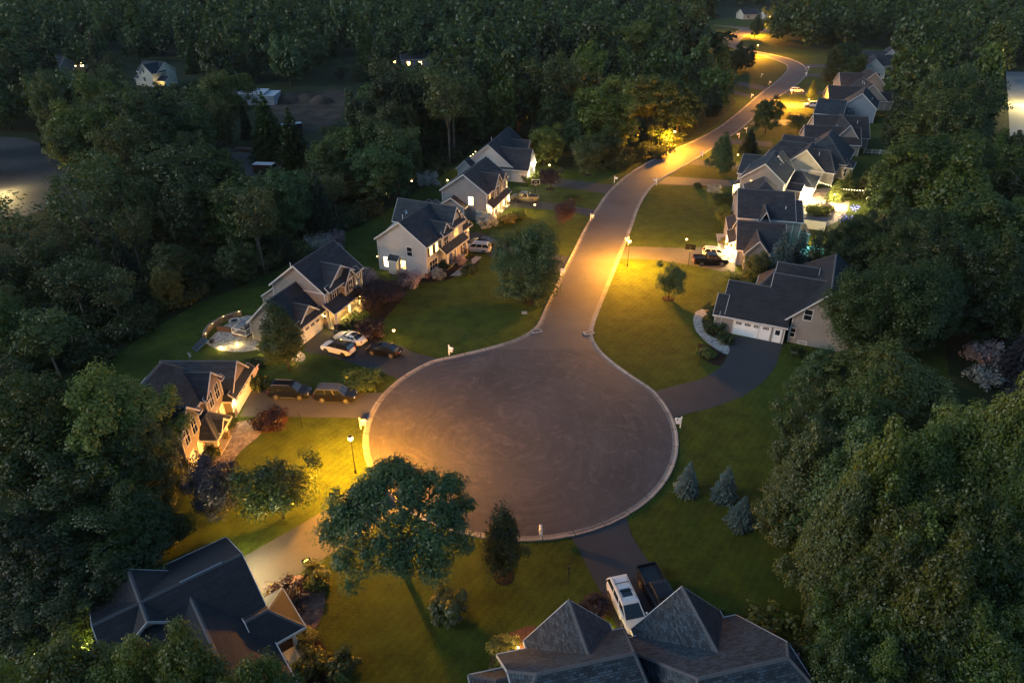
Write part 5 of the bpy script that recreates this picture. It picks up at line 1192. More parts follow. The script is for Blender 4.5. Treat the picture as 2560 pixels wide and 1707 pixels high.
    # wheels
    for wx in (-wb,wb):
        for sy in (-1,1):
            t=MB(); yc=sy*(W/2-.10); n=18; R0=.36 if kind!='pickup' else .4; zc=R0
            def disk(mb,rad,ya,yb,m=None,inner=0):
                A=[(wx+rad*math.cos(2*math.pi*k/n),ya,zc+rad*math.sin(2*math.pi*k/n)) for k in range(n)]
                B=[(wx+rad*math.cos(2*math.pi*k/n),yb,zc+rad*math.sin(2*math.pi*k/n)) for k in range(n)]
                for k in range(n): mb.poly([A[k],A[(k+1)%n],B[(k+1)%n],B[k]])
                mb.poly(A);mb.poly(B[::-1])
            disk(t,R0,yc-.11,yc+.11); wo=t.build('wheel',M['tyre'],r)
            m=MB(); ys=yc+sy*.112; disk(m,R0*.3,ys-.012,ys+.012)
            for k in range(5):
                a=2*math.pi*k/5; ca,sa=math.cos(a),math.sin(a); p=[]
                for rr,ww in ((.08,.05),(R0*.66,.035)):
                    for s_ in (-1,1): p.append((wx+ca*rr-sa*ww*s_,ys+sy*.006,zc+sa*rr+ca*ww*s_))
                m.poly([p[0],p[1],p[3],p[2]])
            A=[(wx+R0*.6*math.cos(2*math.pi*k/n),ys+sy*.008,zc+R0*.6*math.sin(2*math.pi*k/n)) for k in range(n)]
            B=[(wx+R0*.72*math.cos(2*math.pi*k/n),ys+sy*.008,zc+R0*.72*math.sin(2*math.pi*k/n)) for k in range(n)]
            for k in range(n): m.poly([A[k],A[(k+1)%n],B[(k+1)%n],B[k]])
            m.build('rim',rimc or M['rim'],wo)
    zh=interp(topz,h-.18)-.12
    for sy in (-1,1):
        m=MB(); w=W/2*.8; m.hexa([(h-.42,sy*w*1.06,zh-.12),(h-.02,sy*w*.86,zh-.14),(h-.02,sy*w*.5,zh-.14),(h-.1,sy*w*.5,zh-.12),(h-.42,sy*w*1.1,zh+.06),(h-.0,sy*w*.86,zh+.02),(h-.0,sy*w*.5,zh+.02),(h-.1,sy*w*.5,zh+.06)])
        m.build('headlight',M['warmbulb'] if lit else M['head'],r)
        m=MB(); zz=.85 if kind in('sedan','pickup') else .95
        y0,y1=sorted((sy*W/2*.72,sy*W/2*.5)) if kind=='sedan' else sorted((sy*W/2*.80,sy*W/2*.66))
        m.box(-h-.02,-h+.14,y0,y1,zz-.1,zz+(.06 if kind=='sedan' else .2)); m.build('taillight',emit('lit_tail',(1,.03,.02),6) if lit else M['tail'],r)
        if detail:
            m=MB(); m.ball((x1-.2,sy*(W/2+.08),belt+.05),.1,8,5,.75); m.build('mirror',pm,r)
    m=MB(); w=W/2*.74*.55; m.box(h-.06,h+.015,-w,w,zh-.28,zh-.05); m.build('grille',M['black'],r)
    m=MB(); m.box(-h-.015,-h+.05,-.26,.26,.62 if kind!='sedan' else .6,.75); m.build('number_plate',M['white'],r)
    m=MB(); m.box(-h+.05,h-.1,-W/2*.8,W/2*.8,.24,.34); m.build('underbody',M['black'],r)
    if steps:
        for sy in (-1,1):
            m=MB(); m.box(-wb+.5,wb-.5,sy*(W/2)-.06,sy*(W/2)+.06,.33,.38); m.build('side_step',M['steel'],r)
    if cap:
        m=MB(); wq=W/2*.82; x0,x1=-h+.06,-h+2.12; m.hexa([(x0,-wq,1.34),(x1,-wq,1.34),(x1,wq,1.34),(x0,wq,1.34),(x0+.15,-wq*.85,1.92),(x1,-wq*.85,1.92),(x1,wq*.85,1.92),(x0+.15,wq*.85,1.92)]); co=m.build('bed_cap',pm,r)
        g=MB(); g.box(x0+.4,x1-.3,-wq*.97,wq*.97,1.45,1.75); g.build('pane',M['carglass'],co)
    return r
def between(a,b): # centre + heading from tail mark a to nose mark b (overview marks, on the ground)
    A,B=ad(*a),ad(*b); return (A+B)/2, math.atan2(B.y-A.y,B.x-A.x)
WH=(.62,.60,.58); BK=(.006,.006,.008); NV=(.006,.008,.014)
vehicle('sedan','white sedan with dark sunroof nosed toward the tan house garage','car',*between((843,796),(768,775)),'sedan',WH,'cars in driveways',sunroof=True)
vehicle('suv','white compact suv with black roof beside the white sedan','car',*between((812,817),(743,800)),'suv',WH,'cars in driveways',roofcol=BK,rimc=M['black'])
vehicle('sedan','black sedan alone on the driveway behind the two white cars','car',*between((920,818),(846,806)),'sedan',BK,'cars in driveways')
vehicle('suv','dark navy suv with roof rails nearest the taupe house garage','car',*between((624,907),(712,910)),'bigsuv',NV,'cars in driveways',rails=True,steps=True)
vehicle('suv','black suv with pale sheen roof nearest the lamplit kerb','car',*between((728,914),(818,918)),'bigsuv',BK,'cars in driveways',roofcol=(.05,.055,.065))  # sheen on the black roof put in as a paler roof colour
vehicle('suv','silver white suv parked by the pale house porch','car',*between((1124,580),(1067,576)),'bigsuv',(.5,.5,.5),'cars in driveways',metal=.2,rails='dark')
vehicle('sedan','dark grey sedan behind the silver suv by the pale house','car',*between((1138,566),(1080,560)),'sedan',(.05,.06,.07),'cars in driveways',metal=.5)
vehicle('pickup','tan and silver crew cab pickup under the basketball hoop','pickup',*between((1236,464),(1176,459)),'pickup',(.22,.2,.17),'cars in driveways',metal=.6,rimc=M['rim'])
vehicle('minivan','white minivan with roof bars pointing toward the slate roofed house','car',*between((1412,1344),(1466,1462)),'van',WH,'cars in driveways',rails='bars',sunroof=True)
vehicle('pickup','black pickup beside the white minivan, half behind the slate gable','pickup',*between((1484,1325),(1545,1440)),'pickup',(.012,.012,.014),'cars in driveways')
vehicle('pickup','black pickup at the blazing garage beside a leaning black pole','pickup',*between((1597,606),(1664,606)),'pickup',BK,'cars in driveways',metal=.1)
vehicle('suv','white suv behind the black pickup at the blazing garage','car',*between((1616,588),(1672,592)),'suv',WH,'cars in driveways',rails='dark')
vehicle('suv','white suv under the far street lamp at the second driveway','car',*between((1815,212),(1845,213)),'suv',WH,'cars in driveways',detail=False)
vehicle('pickup','white pickup with a bed cap facing the road by the blue house','pickup',*between((1888,247),(1844,246)),'pickup',WH,'cars in driveways',detail=False,cap=True)
vehicle('suv','red tailed pale suv half under the garage flood light of the low brown house','car',*between((1864,281),(1894,280)),'suv',(.3,.28,.27),'cars in driveways',detail=False)
vehicle('suv','car glimpsed under the big spreading tree with its headlight and red tail lamp lit','car',*between((862,1128),(800,1166)),'suv',(.05,.05,.055),'cars in driveways',lit=True)
# ------------------------------------------------------------------ lamps
def street_lamp(dx,dy,label,h=4.5,power=220,color=(1,.385,.02)):
    p=ad(dx,dy); r=empty('street_lamp',p,0,label,'street lamp','street lamps along the road')
    m=MB(); m.ring((0,0),[.14,.12,.06,.055,.045],[0,.4,.5,h*.5,h-.35],10); m.build('post',M['dark'],r)
    m=MB(); m.ring((0,0),[.05,.16,.19,.03],[h-.4,h-.32,h-.28,h-.27],10); m.ring((0,0),[.26,.2,.03],[h+.22,h+.32,h+.42],10); 
    for k in range(4): a=k*1.571+.78; m.tube([(.17*math.cos(a),.17*math.sin(a),h-.28),(.22*math.cos(a),.22*math.sin(a),h+.22)],.012,4)
    m.build('lantern_frame',M['dark'],r)
    m=MB(); m.ball((0,0,h-.03),.28,12,8); m.build('lamp_globe',M['bulb'],r)
    ll=lamp((0,0,h-.03),power*4.3,color,.42,r); street_optic(ll.data); return r
for dx,dy,l,pw in ((817,1086,'street lamp on the orange lit lawn left of the cul-de-sac',620),(1441,612,'street lamp beside the mailbox on the right of the straight road',800),(1545,343,'street lamp at the wood edge by the road bend',900),(1812,240,'street lamp beside the white suv on the far road',1150),(1737,128,'street lamp in the middle of the far double bend',1300),(1737,82,'farthest street lamp behind the dark pine',1400)):
    street_lamp(dx,dy,l,4.6,pw)
def yard_lamp(dx,dy,label,power=20,h=2.0,lit=True):
    p=ad(dx,dy); r=empty('yard_lamp',p,0,label,'yard lamp','yard lamp posts')
    m=MB(); m.ring((0,0),[.05,.04,.035],[0,.1,h-.25],8); m.tube([(-.18,0,h-.45),(.18,0,h-.45)],.018,5); m.build('post',M['dark'],r)
    m=MB(); m.ring((0,0),[.04,.1,.02],[h-.27,h-.2,h-.19],8); m.ring((0,0),[.14,.02],[h+.13,h+.25],8); m.build('lantern_frame',M['dark'],r)
    m=MB(); m.ball((0,0,h-.03),.19 if lit else .09,10,7); m.build('lamp_globe',M['warmbulb'] if lit else M['glass'],r)
    if lit: lamp((0,0,h-.03),power*2.2,(1,.52,.10),.3,r)
for dx,dy,l,pw in ((907,787,'lit yard lamp behind the black sedan',14),(1574,573,'lit yard lamp on the lawn before the dark roofed house',16),(1228,492,'lit yard lamp behind the big willow like tree',22),(1692,374,'lit yard lamp under the dark conifer by the road bend',20),(1832,280,'lit yard lamp above the flat topped tree',30),(1855,243,'lit yard lamp before the white pickup',30)):
    yard_lamp(dx,dy,l,pw)
for dx,dy,l in ((1304,1341,'unlit yard lamp on the dark bottom lawn'),(1605,838,'unlit yard lamp at the tip of the cobble bed'),(694,982,'unlit yard lamp on the lawn edge by the dark suv driveway'),(1620,470,'unlit yard lamp by the beige gabled house driveway')): yard_lamp(dx,dy,l,0,2.0,False)
# ------------------------------------------------------------------ mailboxes
def mailbox(dx,dy,label,ang=0,paper=False):
    p=ad(dx,dy); r=empty('mailbox',p,ang,label,'mailbox','white mailboxes along the kerb')
    m=MB(); m.box(-.06,.06,-.06,.06,0,1.5); m.hexa([(-.08,-.08,1.5),(.08,-.08,1.5),(.08,.08,1.5),(-.08,.08,1.5),(-.01,-.01,1.62),(.01,-.01,1.62),(.01,.01,1.62),(-.01,.01,1.62)]); m.box(-.05,.62,-.05,.05,.92,1.0); m.build('post',M['white'],r)
    m=MB(); n=8; A=[];B=[]
    for x,Q in ((.02,A),(.68,B)):
        Q+= [(x,-.15,1.0),(x,.15,1.0)]+[(x,.15*math.cos(math.pi*k/n),1.18+.15*math.sin(math.pi*k/n)) for k in range(n+1)]
    for k in range(len(A)): m.poly([A[k],A[(k+1)%len(A)],B[(k+1)%len(B)],B[k]])
    m.poly(A);m.poly(B[::-1]); m.build('box',M['white'],r)
    m=MB(); m.box(.4,.5,.155,.175,1.12,1.38); m.build('flag',M['tail'],r)
    if paper:
        m=MB(); m.box(.0,.55,-.16,.16,.62,.84); m.build('paper_box',M['white'],r)
for dx,dy,l,a in ((1032,815,'white mailbox on the lawn at the top left of the cul-de-sac',-.6),(829,985,'brightly lit white mailbox at the left rim of the cul-de-sac',.1),(1562,982,'white mailbox at the right rim of the cul-de-sac',3.0),(1242,1240,'white mailbox at the bottom rim of the cul-de-sac',1.6),(1411,420,'white mailbox by the left kerb at the start of the bend',-.4),(1356,507,'white mailbox by the left kerb near the purple round tree',-.4),(1443,562,'white mailbox right behind the street lamp on the right kerb',2.7),(1288,634,'white mailbox beside the willow like tree',-.4),(1507,425,'white mailbox on the right kerb of the bend',2.6),(1613,362,'white mailbox on the right kerb beside the blue green pine',2.6),(1697,318,'white mailbox on the right kerb above the mulched driveway',2.6),(1714,305,'second white mailbox just behind the roadside round tree',2.6),(1766,196,'white mailbox on the far left lawn beside the kerb',-.5),(1748,178,'white mailbox set back on the far left lawn',-.5),(1725,226,'white mailbox at the far left double driveway',-.5),(1857,161,'white mailbox at the outside of the far bend',2.6),(1852,176,'white mailbox just below the outside of the far bend',2.6),(1818,216,'white mailbox next to the far lit white suv',2.6),(1787,236,'white mailbox at the far right kerb across from the lawn drive',2.6)):
    mailbox(dx,dy,l,a,dy>500)
# ------------------------------------------------------------------ yard things
def hoop(dx,dy,ang,label,board=True):
    p=ad(dx,dy); r=empty('basketball_hoop',p,ang,label,'basketball hoop')
    m=MB(); m.tube([(0,0,0),(0,0,2.6),(.7,0,3.2)],.06,6); m.build('pole',M['dark'],r)
    m=MB(); z0,z1=2.75,3.75; m.box(.7,.74,-.85,-.78,z0,z1);m.box(.7,.74,.78,.85,z0,z1);m.box(.7,.74,-.78,.78,z1-.07,z1);m.box(.7,.74,-.78,.78,z0,z0+.07)
    m.box(.74,.76,-.3,-.25,2.95,3.35);m.box(.74,.76,.25,.3,2.95,3.35);m.box(.74,.76,-.25,.25,3.3,3.35); bo=m.build('backboard',M['trim'] if board else M['dark'],r)
    g=MB(); g.box(.715,.725,-.78,.78,z0+.07,z1-.07); g.build('board_pane',M['glass'],bo)
    m=MB(); m.tube([(.98+.23*math.cos(k*.6283),.23*math.sin(k*.6283),2.95) for k in range(11)],.02,5); m.build('rim',M['tail'],r)
    m=MB()
    for k in range(8):
        a=k*.785; m.tube([(.98+.22*math.cos(a),.22*math.sin(a),2.94),(.98+.13*math.cos(a+.3),.13*math.sin(a+.3),2.5)],.008,3)
    m.build('net',M['white'],r)
hoop(1229,450,-1.5,'basketball hoop with clear backboard above the tan pickup')
hoop(1580,612,1.3,'dark basketball hoop pole at the driveway of the black pickup',False)
# patio behind the tan house
p0=at(545,850)
arcW=[at(*q) for q in ((512,850),(516,835),(528,822),(548,808),(572,798),(592,791),(606,788))]; arcW=crom(arcW,5)
m=MB(); 
for a,b in zip(arcW,arcW[1:]):
    d=(b-a).normalized(); n=Vector((-d.y,d.x,0))*.22
    m.hexa([a-n,b-n,b+n,a+n]+[q+Vector((0,0,.75)) for q in (a-n,b-n,b+n,a+n)])
r=m.build('retaining_wall',M['stone']); tag(r,'curved stone seat wall round the patio of the tan house','wall')
for px,py,l in ((518,848,'path light at the near end of the curved patio wall'),(535,824,'path light second along the curved patio wall'),(562,805,'path light third along the curved patio wall'),(600,793,'path light at the far end of the curved patio wall'),(553,872,'bright path light at the patio front edge'),(592,862,'bright path light by the patio steps'),(655,872,'bright path light under the bushes by the garage wall'),(664,888,'bright path light on the lawn below the stone path'),(718,850,'path light glowing through the columnar tree'),(740,892,'path light low behind the columnar tree'),(737,838,'path light at the garage corner behind the columnar tree')):
    p=at(px,py); r=empty('path_light',p,0,l,'path light','path lights round the patio'); big=py>845 and px>530
    m=MB(); m.ring((0,0),[.02,.02],[0,.4 if big else .95],6); m.build('stake',M['dark'],r); z=.42 if big else .97
    m=MB(); m.ring((0,0),[.12,.02],[z+.06,z+.12],8); m.build('hat',M['dark'],r); m=MB(); m.ball((0,0,z),.05,8,5); m.build('bulb',M['string'],r)
    lamp((0,0,z),(26 if big else 2.2),(1,.66,.2),.06,r)
p=at(588,806); r=empty('fire_pit',p,0,'round pale stone fire pit on the patio','fire pit'); m=MB(); m.ring((0,0),[.85,.85,.55,.55],[0,.4,.4,.1],20,cap=False); m.build('ring_wall',M['gravelpath'],r); m=MB(); m.ring((0,0),[.54,.01],[.1,.12],16); m.build('ash_bed',M['black'],r)
p=at(565,826); r=empty('outdoor_sofa',p,-.25,'dark wicker sofa on the patio seen from behind','sofa'); m=MB(); m.box(-1.1,1.1,-.4,.4,.1,.42); m.build('seat',M['wood'],r); m=MB(); m.box(-1.1,1.1,-.5,-.36,.1,.85); m.build('backrest',M['wood'],r)
for sx in (-1.1,.94): m=MB(); m.box(sx,sx+.16,-.36,.42,.1,.62); m.build('armrest',M['wood'],r)
p=at(530,857); m=MB(); m.hexa([(-.2,-.2,0),(.2,-.2,0),(.2,.2,0),(-.2,.2,0),(-.26,-.26,.5),(.26,-.26,.5),(.26,.26,.5),(-.26,.26,.5)]); m.box(-.22,.22,-.22,.22,.5,.53); r=m.build('planter_box',M['black']); r.location=p; tag(r,'square black planter box at the near end of the patio','planter')
p=at(502,868); r=empty('soccer_goal',p,.9,'small blue framed goal lying at the patio edge','goal'); m=MB(); m.tube([(-.9,-.6,.05),(-.9,.6,.05),(.9,.6,.9),(.9,-.6,.9),(-.9,-.6,.05)],.06,5); m.build('frame',M['blue'],r); m=MB(); m.poly([(-.9,-.6,.05),(.9,-.6,.9),(.9,.6,.9),(-.9,.6,.05)]); m.build('net',M['black'],r)
# deck with white rails at the tan house rear corner
hp=[o for o in scn.objects if o.type=='EMPTY' and o.get('label','').startswith('tan house with a glowing')][0]
dk=MB(); dk.box(-2.8,.4,7.25,9.7,.75,.95); do=dk.build('deck',M['wood'],hp)
rl=MB()
for a,b in (((-2.75,7.3),(-2.75,9.65)),((-2.75,7.3),(-1.75,7.3)),((-2.75,9.65),(.3,9.65))):
    A=Vector((*a,0));B=Vector((*b,0)); L=(B-A).length; n=int(L/.16)
    for z in (1.08,1.92): rl.tube([A+Vector((0,0,z)),B+Vector((0,0,z))],.045,4)
    for k in range(n+1): q=A.lerp(B,k/n); rl.tube([(q.x,q.y,1.05),(q.x,q.y,1.9)],.016 if k not in (0,n) else .06,4)
rl.build('railing',M['white'],do)
gr=hp.matrix_world if False else None
m=MB(); m.box(-.45,.45,-.3,.3,.75,.95); m.hexa([(-.45,-.3,.95),(.45,-.3,.95),(.45,.3,.95),(-.45,.3,.95),(-.4,-.12,1.25),(.4,-.12,1.25),(.4,.2,1.25),(-.4,.2,1.25)]); 
bb=empty('barbecue_grill',(0,0,0),R(69),'silver lidded barbecue grill on the raised white railed deck','barbecue'); 
_O=Vector((-28.66,81.02,0)); _a=R(69); lp=Vector((-1.6,8.3,.95)); bb.location=_O+Vector((lp.x*math.cos(_a)-lp.y*math.sin(_a),lp.x*math.sin(_a)+lp.y*math.cos(_a),lp.z))
m.build('lid',M['steel'],bb); m=MB(); m.box(-.4,.4,-.25,.25,0,.75); m.build('cart',M['black'],bb)
# rocking chairs on the tan house porch
for lx,l in ((6.0,'dark rocking chair left on the glowing porch'),(8.0-.9+1.9,'dark rocking chair right on the glowing porch')):
    c=empty('rocking_chair',_O+Vector((lx*math.cos(_a)+1.6*math.sin(_a),lx*math.sin(_a)-1.6*math.cos(_a),.2)),_a+math.pi,l,'chair','rocking chairs on the porch')
    m=MB(); m.box(-.26,.26,-.25,.25,.38,.43); m.build('seat',M['wood'],c)
    m=MB()
    for k in range(5): m.tube([(-.22+k*.11,-.25,.43),(-.22+k*.11,-.42,1.1)],.018,4)
    m.tube([(-.26,-.42,1.1),(.26,-.42,1.1)],.03,4); m.build('backrest',M['wood'],c)
    for sx in (-.26,.26): m=MB(); m.tube([(sx,-.5,.1),(sx,-.1,.02),(sx,.4,.1)],.025,4); m.tube([(sx,.2,.04),(sx,.2,.62),(sx,-.3,.62)],.022,4); m.build('rocker',M['wood'],c)
# white vinyl fence, iron fence, string lights, patio things by the beige gabled house
def post_fence(a,b,h,label,mat,solid=True,name='fence'):
    A=Vector((*a[:2],0)); B=Vector((*b[:2],0)); L=(B-A).length; r=empty(name,A,math.atan2(B.y-A.y,B.x-A.x),label,'fence'); n=max(1,round(L/2.2))
    for k in range(n+1): m=MB(); x=L*k/n; m.box(x-.06,x+.06,-.06,.06,0,h+.08); m.build('post',mat,r)
    m=MB()
    if solid: m.box(0,L,-.02,.02,.08,h)
    else:
        for z in (.2,h-.1): m.box(0,L,-.015,.015,z,z+.04)
        k=0
        while k<L: m.box(k-.01,k+.01,-.01,.01,.1,h); k+=.14
    m.build('panel',mat,r); return r
post_fence(at(1997,570,0),at(2060,578,0),1.8,'white vinyl fence panel run behind the dark roofed house',M['white'])
post_fence(at(2005,590,0),at(2056,594,0),1.1,'low black iron fence in front of the white vinyl fence',M['dark'],False)
post_fence((91.5,178),(97,176.5),1.1,'white rail fence at the rear corner of the long brown roofed house',M['white'],False)
def string_lights(a,b,z0,z1,n,label,sag=.5,sc=1.0,zz=0):
    A=Vector((*a[:2],z0)); B=Vector((*b[:2],z1)); r=empty('string_lights',(0,0,0),0,label,'string lights')
    pts=[]
    for k in range(n*3+1):
        t=k/(n*3); p=A.lerp(B,t); p.z-=sag*4*t*(1-t); pts.append(p)
    m=MB(); m.tube(pts,.012,4); m.build('wire',M['black'],r)
    for q in (A,B):
        m=MB(); m.ring((q.x,q.y),[.05,.04],[0,q.z],6); m.build('pole',M['dark'],r)
    for k in range(n):
        p=pts[k*3+1]; m=MB(); m.ball((p.x,p.y,p.z-.08+(zz if k%2 else 0)),.06*sc,8,5); m.build('bulb',M['string'],r)
    for k in range(0,n,4):
        p=pts[k*3+1]; lamp((p.x,p.y,p.z-.25),9,(1,.68,.26),.1,r)
string_lights(at(2045,453,3),at(2162,476,3),3,3,18,'string of warm bulbs from the sunroom along the spruces')
string_lights(at(2238,488,3),at(2316,479,3),3,3,9,'far string of warm bulbs before the dark right wood')
string_lights(at(1166,402,3.5),at(1191,383,3.5),3.6,3.6,8,'zigzag string of bulbs at the rear of the floodlit white house',.2,1.3,.5)
for q,pw in ((at(2020,505,0),110),(at(2075,510,0),130),(at(2045,535,0),80)): pass
p=at(2078,500); r=empty('patio_firepit',p,0,'round table planter glowing white on the floodlit patio','table'); m=MB(); m.ring((0,0),[.1,.1,.75,.75],[0,.68,.68,.75],14); m.build('tabletop',M['white'],r)
for px,py,l in ((2018,512,'flood light post left on the bright patio'),(2080,514,'flood light post right on the bright patio')):
    p=at(px,py); r=empty('patio_flood_light',p,0,l,'patio light','patio flood lights'); m=MB(); m.ring((0,0),[.04,.03],[0,2.3],6); m.build('post',M['dark'],r); m=MB(); m.ball((0,0,2.35),.12,10,6); m.build('lamp_globe',M['string'],r); lamp((0,0,2.35),1100,(1,.74,.36),.16,r)
for k,(px,py) in enumerate(((2003,520),(2034,507),(2052,522))):
    p=at(px,py); r=empty('patio_chair',p,k*1.9,['pale chair at the left of the floodlit patio','pale chair in the middle of the floodlit patio','pale chair at the near side of the floodlit patio'][k],'chair','chairs on the floodlit patio')
    m=MB(); m.box(-.28,.28,-.28,.28,.38,.45); m.build('seat',M['white'],r); m=MB(); m.box(-.28,.28,.24,.3,.45,.95); m.build('backrest',M['white'],r)
    for sx in (-.25,.25):
        for sy in (-.25,.25): m=MB(); m.ring((sx,sy),[.025,.02],[.38,0],5); m.build('leg',M['white'],r)
# turquoise pool between spruces and trees
pc=at(2100,632); m=MB(); m.prism([(pc.x+5*math.cos(a*.3927)*(1.5 if 2<a<14 else 1),pc.y+3.4*math.sin(a*.3927)) for a in range(16)],.0,.06); 
pm_,nt,pp=new_mat('pool_water'); pp.inputs['Base Color'].default_value=(.05,.35,.33,1); pp.inputs['Roughness'].default_value=.05; pp.inputs['Emission Color'].default_value=(.25,.95,.85,1); pp.inputs['Emission Strength'].default_value=.25  # water surface itself emits, standing in for the turquoise pool lighting
tag(m.build('pool_water',pm_),kind='structure')
lamp((pc.x+1,pc.y,1.0),1.2,(.5,1,.9),.3); bpy.data.objects['lamp_light'].name='lamp_light'
for k in range(2):
    p=tt(2000-8+k*3,478+k*35,9); 
VM=emit('violet_bulb',(.10,.06,1.0),.35)
r=empty('violet_lights',tt(1992,478,0),0,'strings of violet lights wound in the dark tree beside the patio','string lights'); vr=random.Random(4)
for g,(dx,dy) in enumerate(((1962,478),(1943,502))):
    m=MB()
    for k in range(26):
        q=ad(dx+vr.gauss(0,7),dy+vr.gauss(0,3.5),7.5)-r.location; m.ball((q.x,q.y,q.z),.09,6,4)
    m.build('bulb_cluster',VM,r)
# small things on lawns
for px,py,l in ((1311,783,'pale utility box lid on the left lawn'),):
    m=MB(); m.box(-.4,.4,-.3,.3,0,.18); r=m.build('utility_cover',M['concrete']); r.location=at(px,py); tag(r,l,'utility cover')
p=at(768,1414); r=empty('yard_sign',p,.5,'small framed yard sign with a yellow panel beside the brick path','sign'); m=MB(); m.box(-.4,-.34,-.03,.03,0,1.0); m.box(.34,.4,-.03,.03,0,1.0); m.build('frame',M['blue'],r); m=MB(); m.box(-.34,.34,-.015,.015,.5,.95); m.build('panel',M['black'],r); m=MB(); m.box(-.2,.2,-.03,.03,.6,.82); m.build('yellow_panel',emit('sign_yellow',(1,.7,.1),.9),r)
p=at(812,1440); m=MB(); m.ball((0,0,.3),.55,9,6,.6); r=m.build('boulder',M['gravelpath'],None,True); r.location=p; tag(r,'pale boulder at the outer edge of the brick path','boulder')
p=at(700,520); 
# landscape lights
for dx,dy,l,pw,c in ((1392,1438,'garden light under the dark red bush by the minivan',5,(1,.6,.12)),(1190,1492,'garden light right of the golden bush',14,(1,.65,.14)),(1166,1515,'smaller garden light below the golden bush',6,(1,.65,.14)),(1262,383,'green tinted uplight at the foot of the uplit tree',45,(.85,.9,.35)),(887,448,'garden light in the dark wood left of the grey house',60,(1,.7,.16)),(946,420,'tiny white garden light at the wood edge',4,(.9,1,.6)),(1028,418,'tiny garden light behind the grey house',4,(.9,1,.6)),(1950,192,'bright uplight between the far dark trees',60,(.9,.9,.4))):
    p=ad(dx,dy); r=empty('garden_light',p,0,l,'garden light','garden lights'); m=MB(); m.ring((0,0),[.03,.03],[0,.3],6); m.build('stake',M['dark'],r); m=MB(); m.ball((0,0,.38),.11 if dy>1000 else .16,8,6); m.build('bulb',M['string'],r); lamp((0,0,.4),pw,c,.14,r)
# ------------------------------------------------------------------ back country buildings, trailers, lots
def simple_building(name,label,cat,O,ang,boxes,wm,rm,wins=(),z=0):
    h=House(label,O,ang,wm,rm,name=name,cat=cat)
    for a in boxes:
        x0,x1,y0,y1,hh,sl=a; h.shed(x0,x1,y0,y1,hh,hh+sl,walls=0)
    for f,c,u,zz,w,hh,m in wins: h.window(f,c,u,zz,w,hh,m,nx=max(1,int(w)))
    return h.done()
sh_m=siding('shed_metal',(.24,.27,.31),.5)
simple_building('shed','grey flat roofed shed in the clearing beyond the left wood','shed',(-94,238),-3,[(0,11,0,6,3.6,.5),(11.2,14.5,0,7,3.0,.4)],sh_m,plain('pale_roof',(.34,.37,.42),.6))
for name,px,py,a,L,l in (('box_trailer',664,436,-.1,4.8,'dark box trailer with pale top in the gravel yard'),('box_trailer',732,332,.5,5.5,'pale roofed trailer at the upper edge of the gravel yard')):
    p=at(px,py); r=empty(name,p,a,l,'trailer'); m=MB(); m.box(-L/2,L/2,-1.1,1.1,.5,2.5); m.build('body',M['dark'],r); m=MB(); m.box(-L/2-.03,L/2+.03,-1.13,1.13,2.5,2.6); m.build('roof_panel',plain('trailer_top',(.42,.44,.47),.6),r)
    for sx in (-.6,.6):
        for sy in (-1.05,1.05): m=MB(); m.ring((0,0),[.36,.36],[-.1,.1],12); o=m.build('wheel',M['tyre'],r); o.rotation_euler=(R(90),0,0); o.location=(sx,sy,.36)
p=at(617,378); r=empty('flatbed_trailer',p,-.2,'empty rusty flatbed trailer parked in the gravel yard','trailer'); m=MB(); m.box(-3.2,3.2,-1.1,1.1,.6,.72); m.tube([(3.2,0,.62),(4.6,0,.5)],.08,5); m.build('deck',M['wood'],r)
for sx in (-.5,.5):
    for sy in (-1.15,1.15): m=MB(); m.ring((0,0),[.36,.36],[-.1,.1],12); o=m.build('wheel',M['tyre'],r); o.rotation_euler=(R(90),0,0); o.location=(sx,sy,.36)
simple_building('building','dark flat building at the lit parking lot on the left edge','building',(-128,150),20,[(-6,8,0,10,4.2,.3)],sd_grey,rf_black)
def lot_lamp(p,label,pw,h=7,c=(1,.72,.28)):
    r=empty('parking_lamp',p,0,label,'street lamp'); m=MB(); m.ring((0,0),[.12,.07],[0,h],8); m.tube([(0,0,h),(1.2,0,h+.1)],.05,5); m.build('post',M['dark'],r); m=MB(); m.box(.8,1.5,-.2,.2,h,h+.15); m.build('lamp_head',M['dark'],r); m=MB(); m.box(.85,1.45,-.16,.16,h-.03,h); m.build('lamp_lens',M['string'],r); lamp((1.15,0,h-.35),pw,c,.2,r)
lot_lamp(Vector((-113,146,0)),'parking lot lamp behind the thin trees at the left edge',380,3.2)
lot_lamp(at(2590,270),'lot lamp lighting the pale clearing at the right edge',2000,9,(1,.78,.3))
# houses of other streets, deep in the woods, seen only by their lit windows
def deep(dx,dy,ang,label,wm,wins,n=1):
    p=ad(dx,dy); h=House(label,(p.x,p.y),ang,wm,rf_dark); h.gable(-6,6,0,9,3.2,6,'x')
    for u,z,w,m in wins: h.window('y-',0,u,z,w,1.5,m,nx=2)
    return h.done()
OR=glow_window('orange_window',(1,.42,.08),5)
deep(880,150,0,'house deep in the middle woods shown only by orange windows',sd_tan,[(-4.5,1.6,1.0,OR),(-1.5,1.8,1.5,OR),(1.5,1.6,1.2,OR),(4.6,1.6,1.8,OR)])
deep(955,155,8,'house deep in the middle woods with small yellow windows',sd_tan,[(-3,1.6,1.2,OR),(2,1.6,1.4,M['lit2'])])
deep(165,158,5,'house at the upper left woods with glowing windows behind trees',sd_tan,[(-4,1.6,1.6,M['lit2']),(1,1.6,2.2,M['lit2']),(4.5,1.6,1.2,M['lit2'])])
deep(110,172,-8,'second glowing windowed house at the upper left woods',sd_tan,[(-3,1.6,1.8,M['lit2']),(3,1.6,1.4,M['lit2'])])
deep(1724,45,15,'tiny pale house at the far head of the road',sd_cream,[(-2,1.6,1.4,None)])
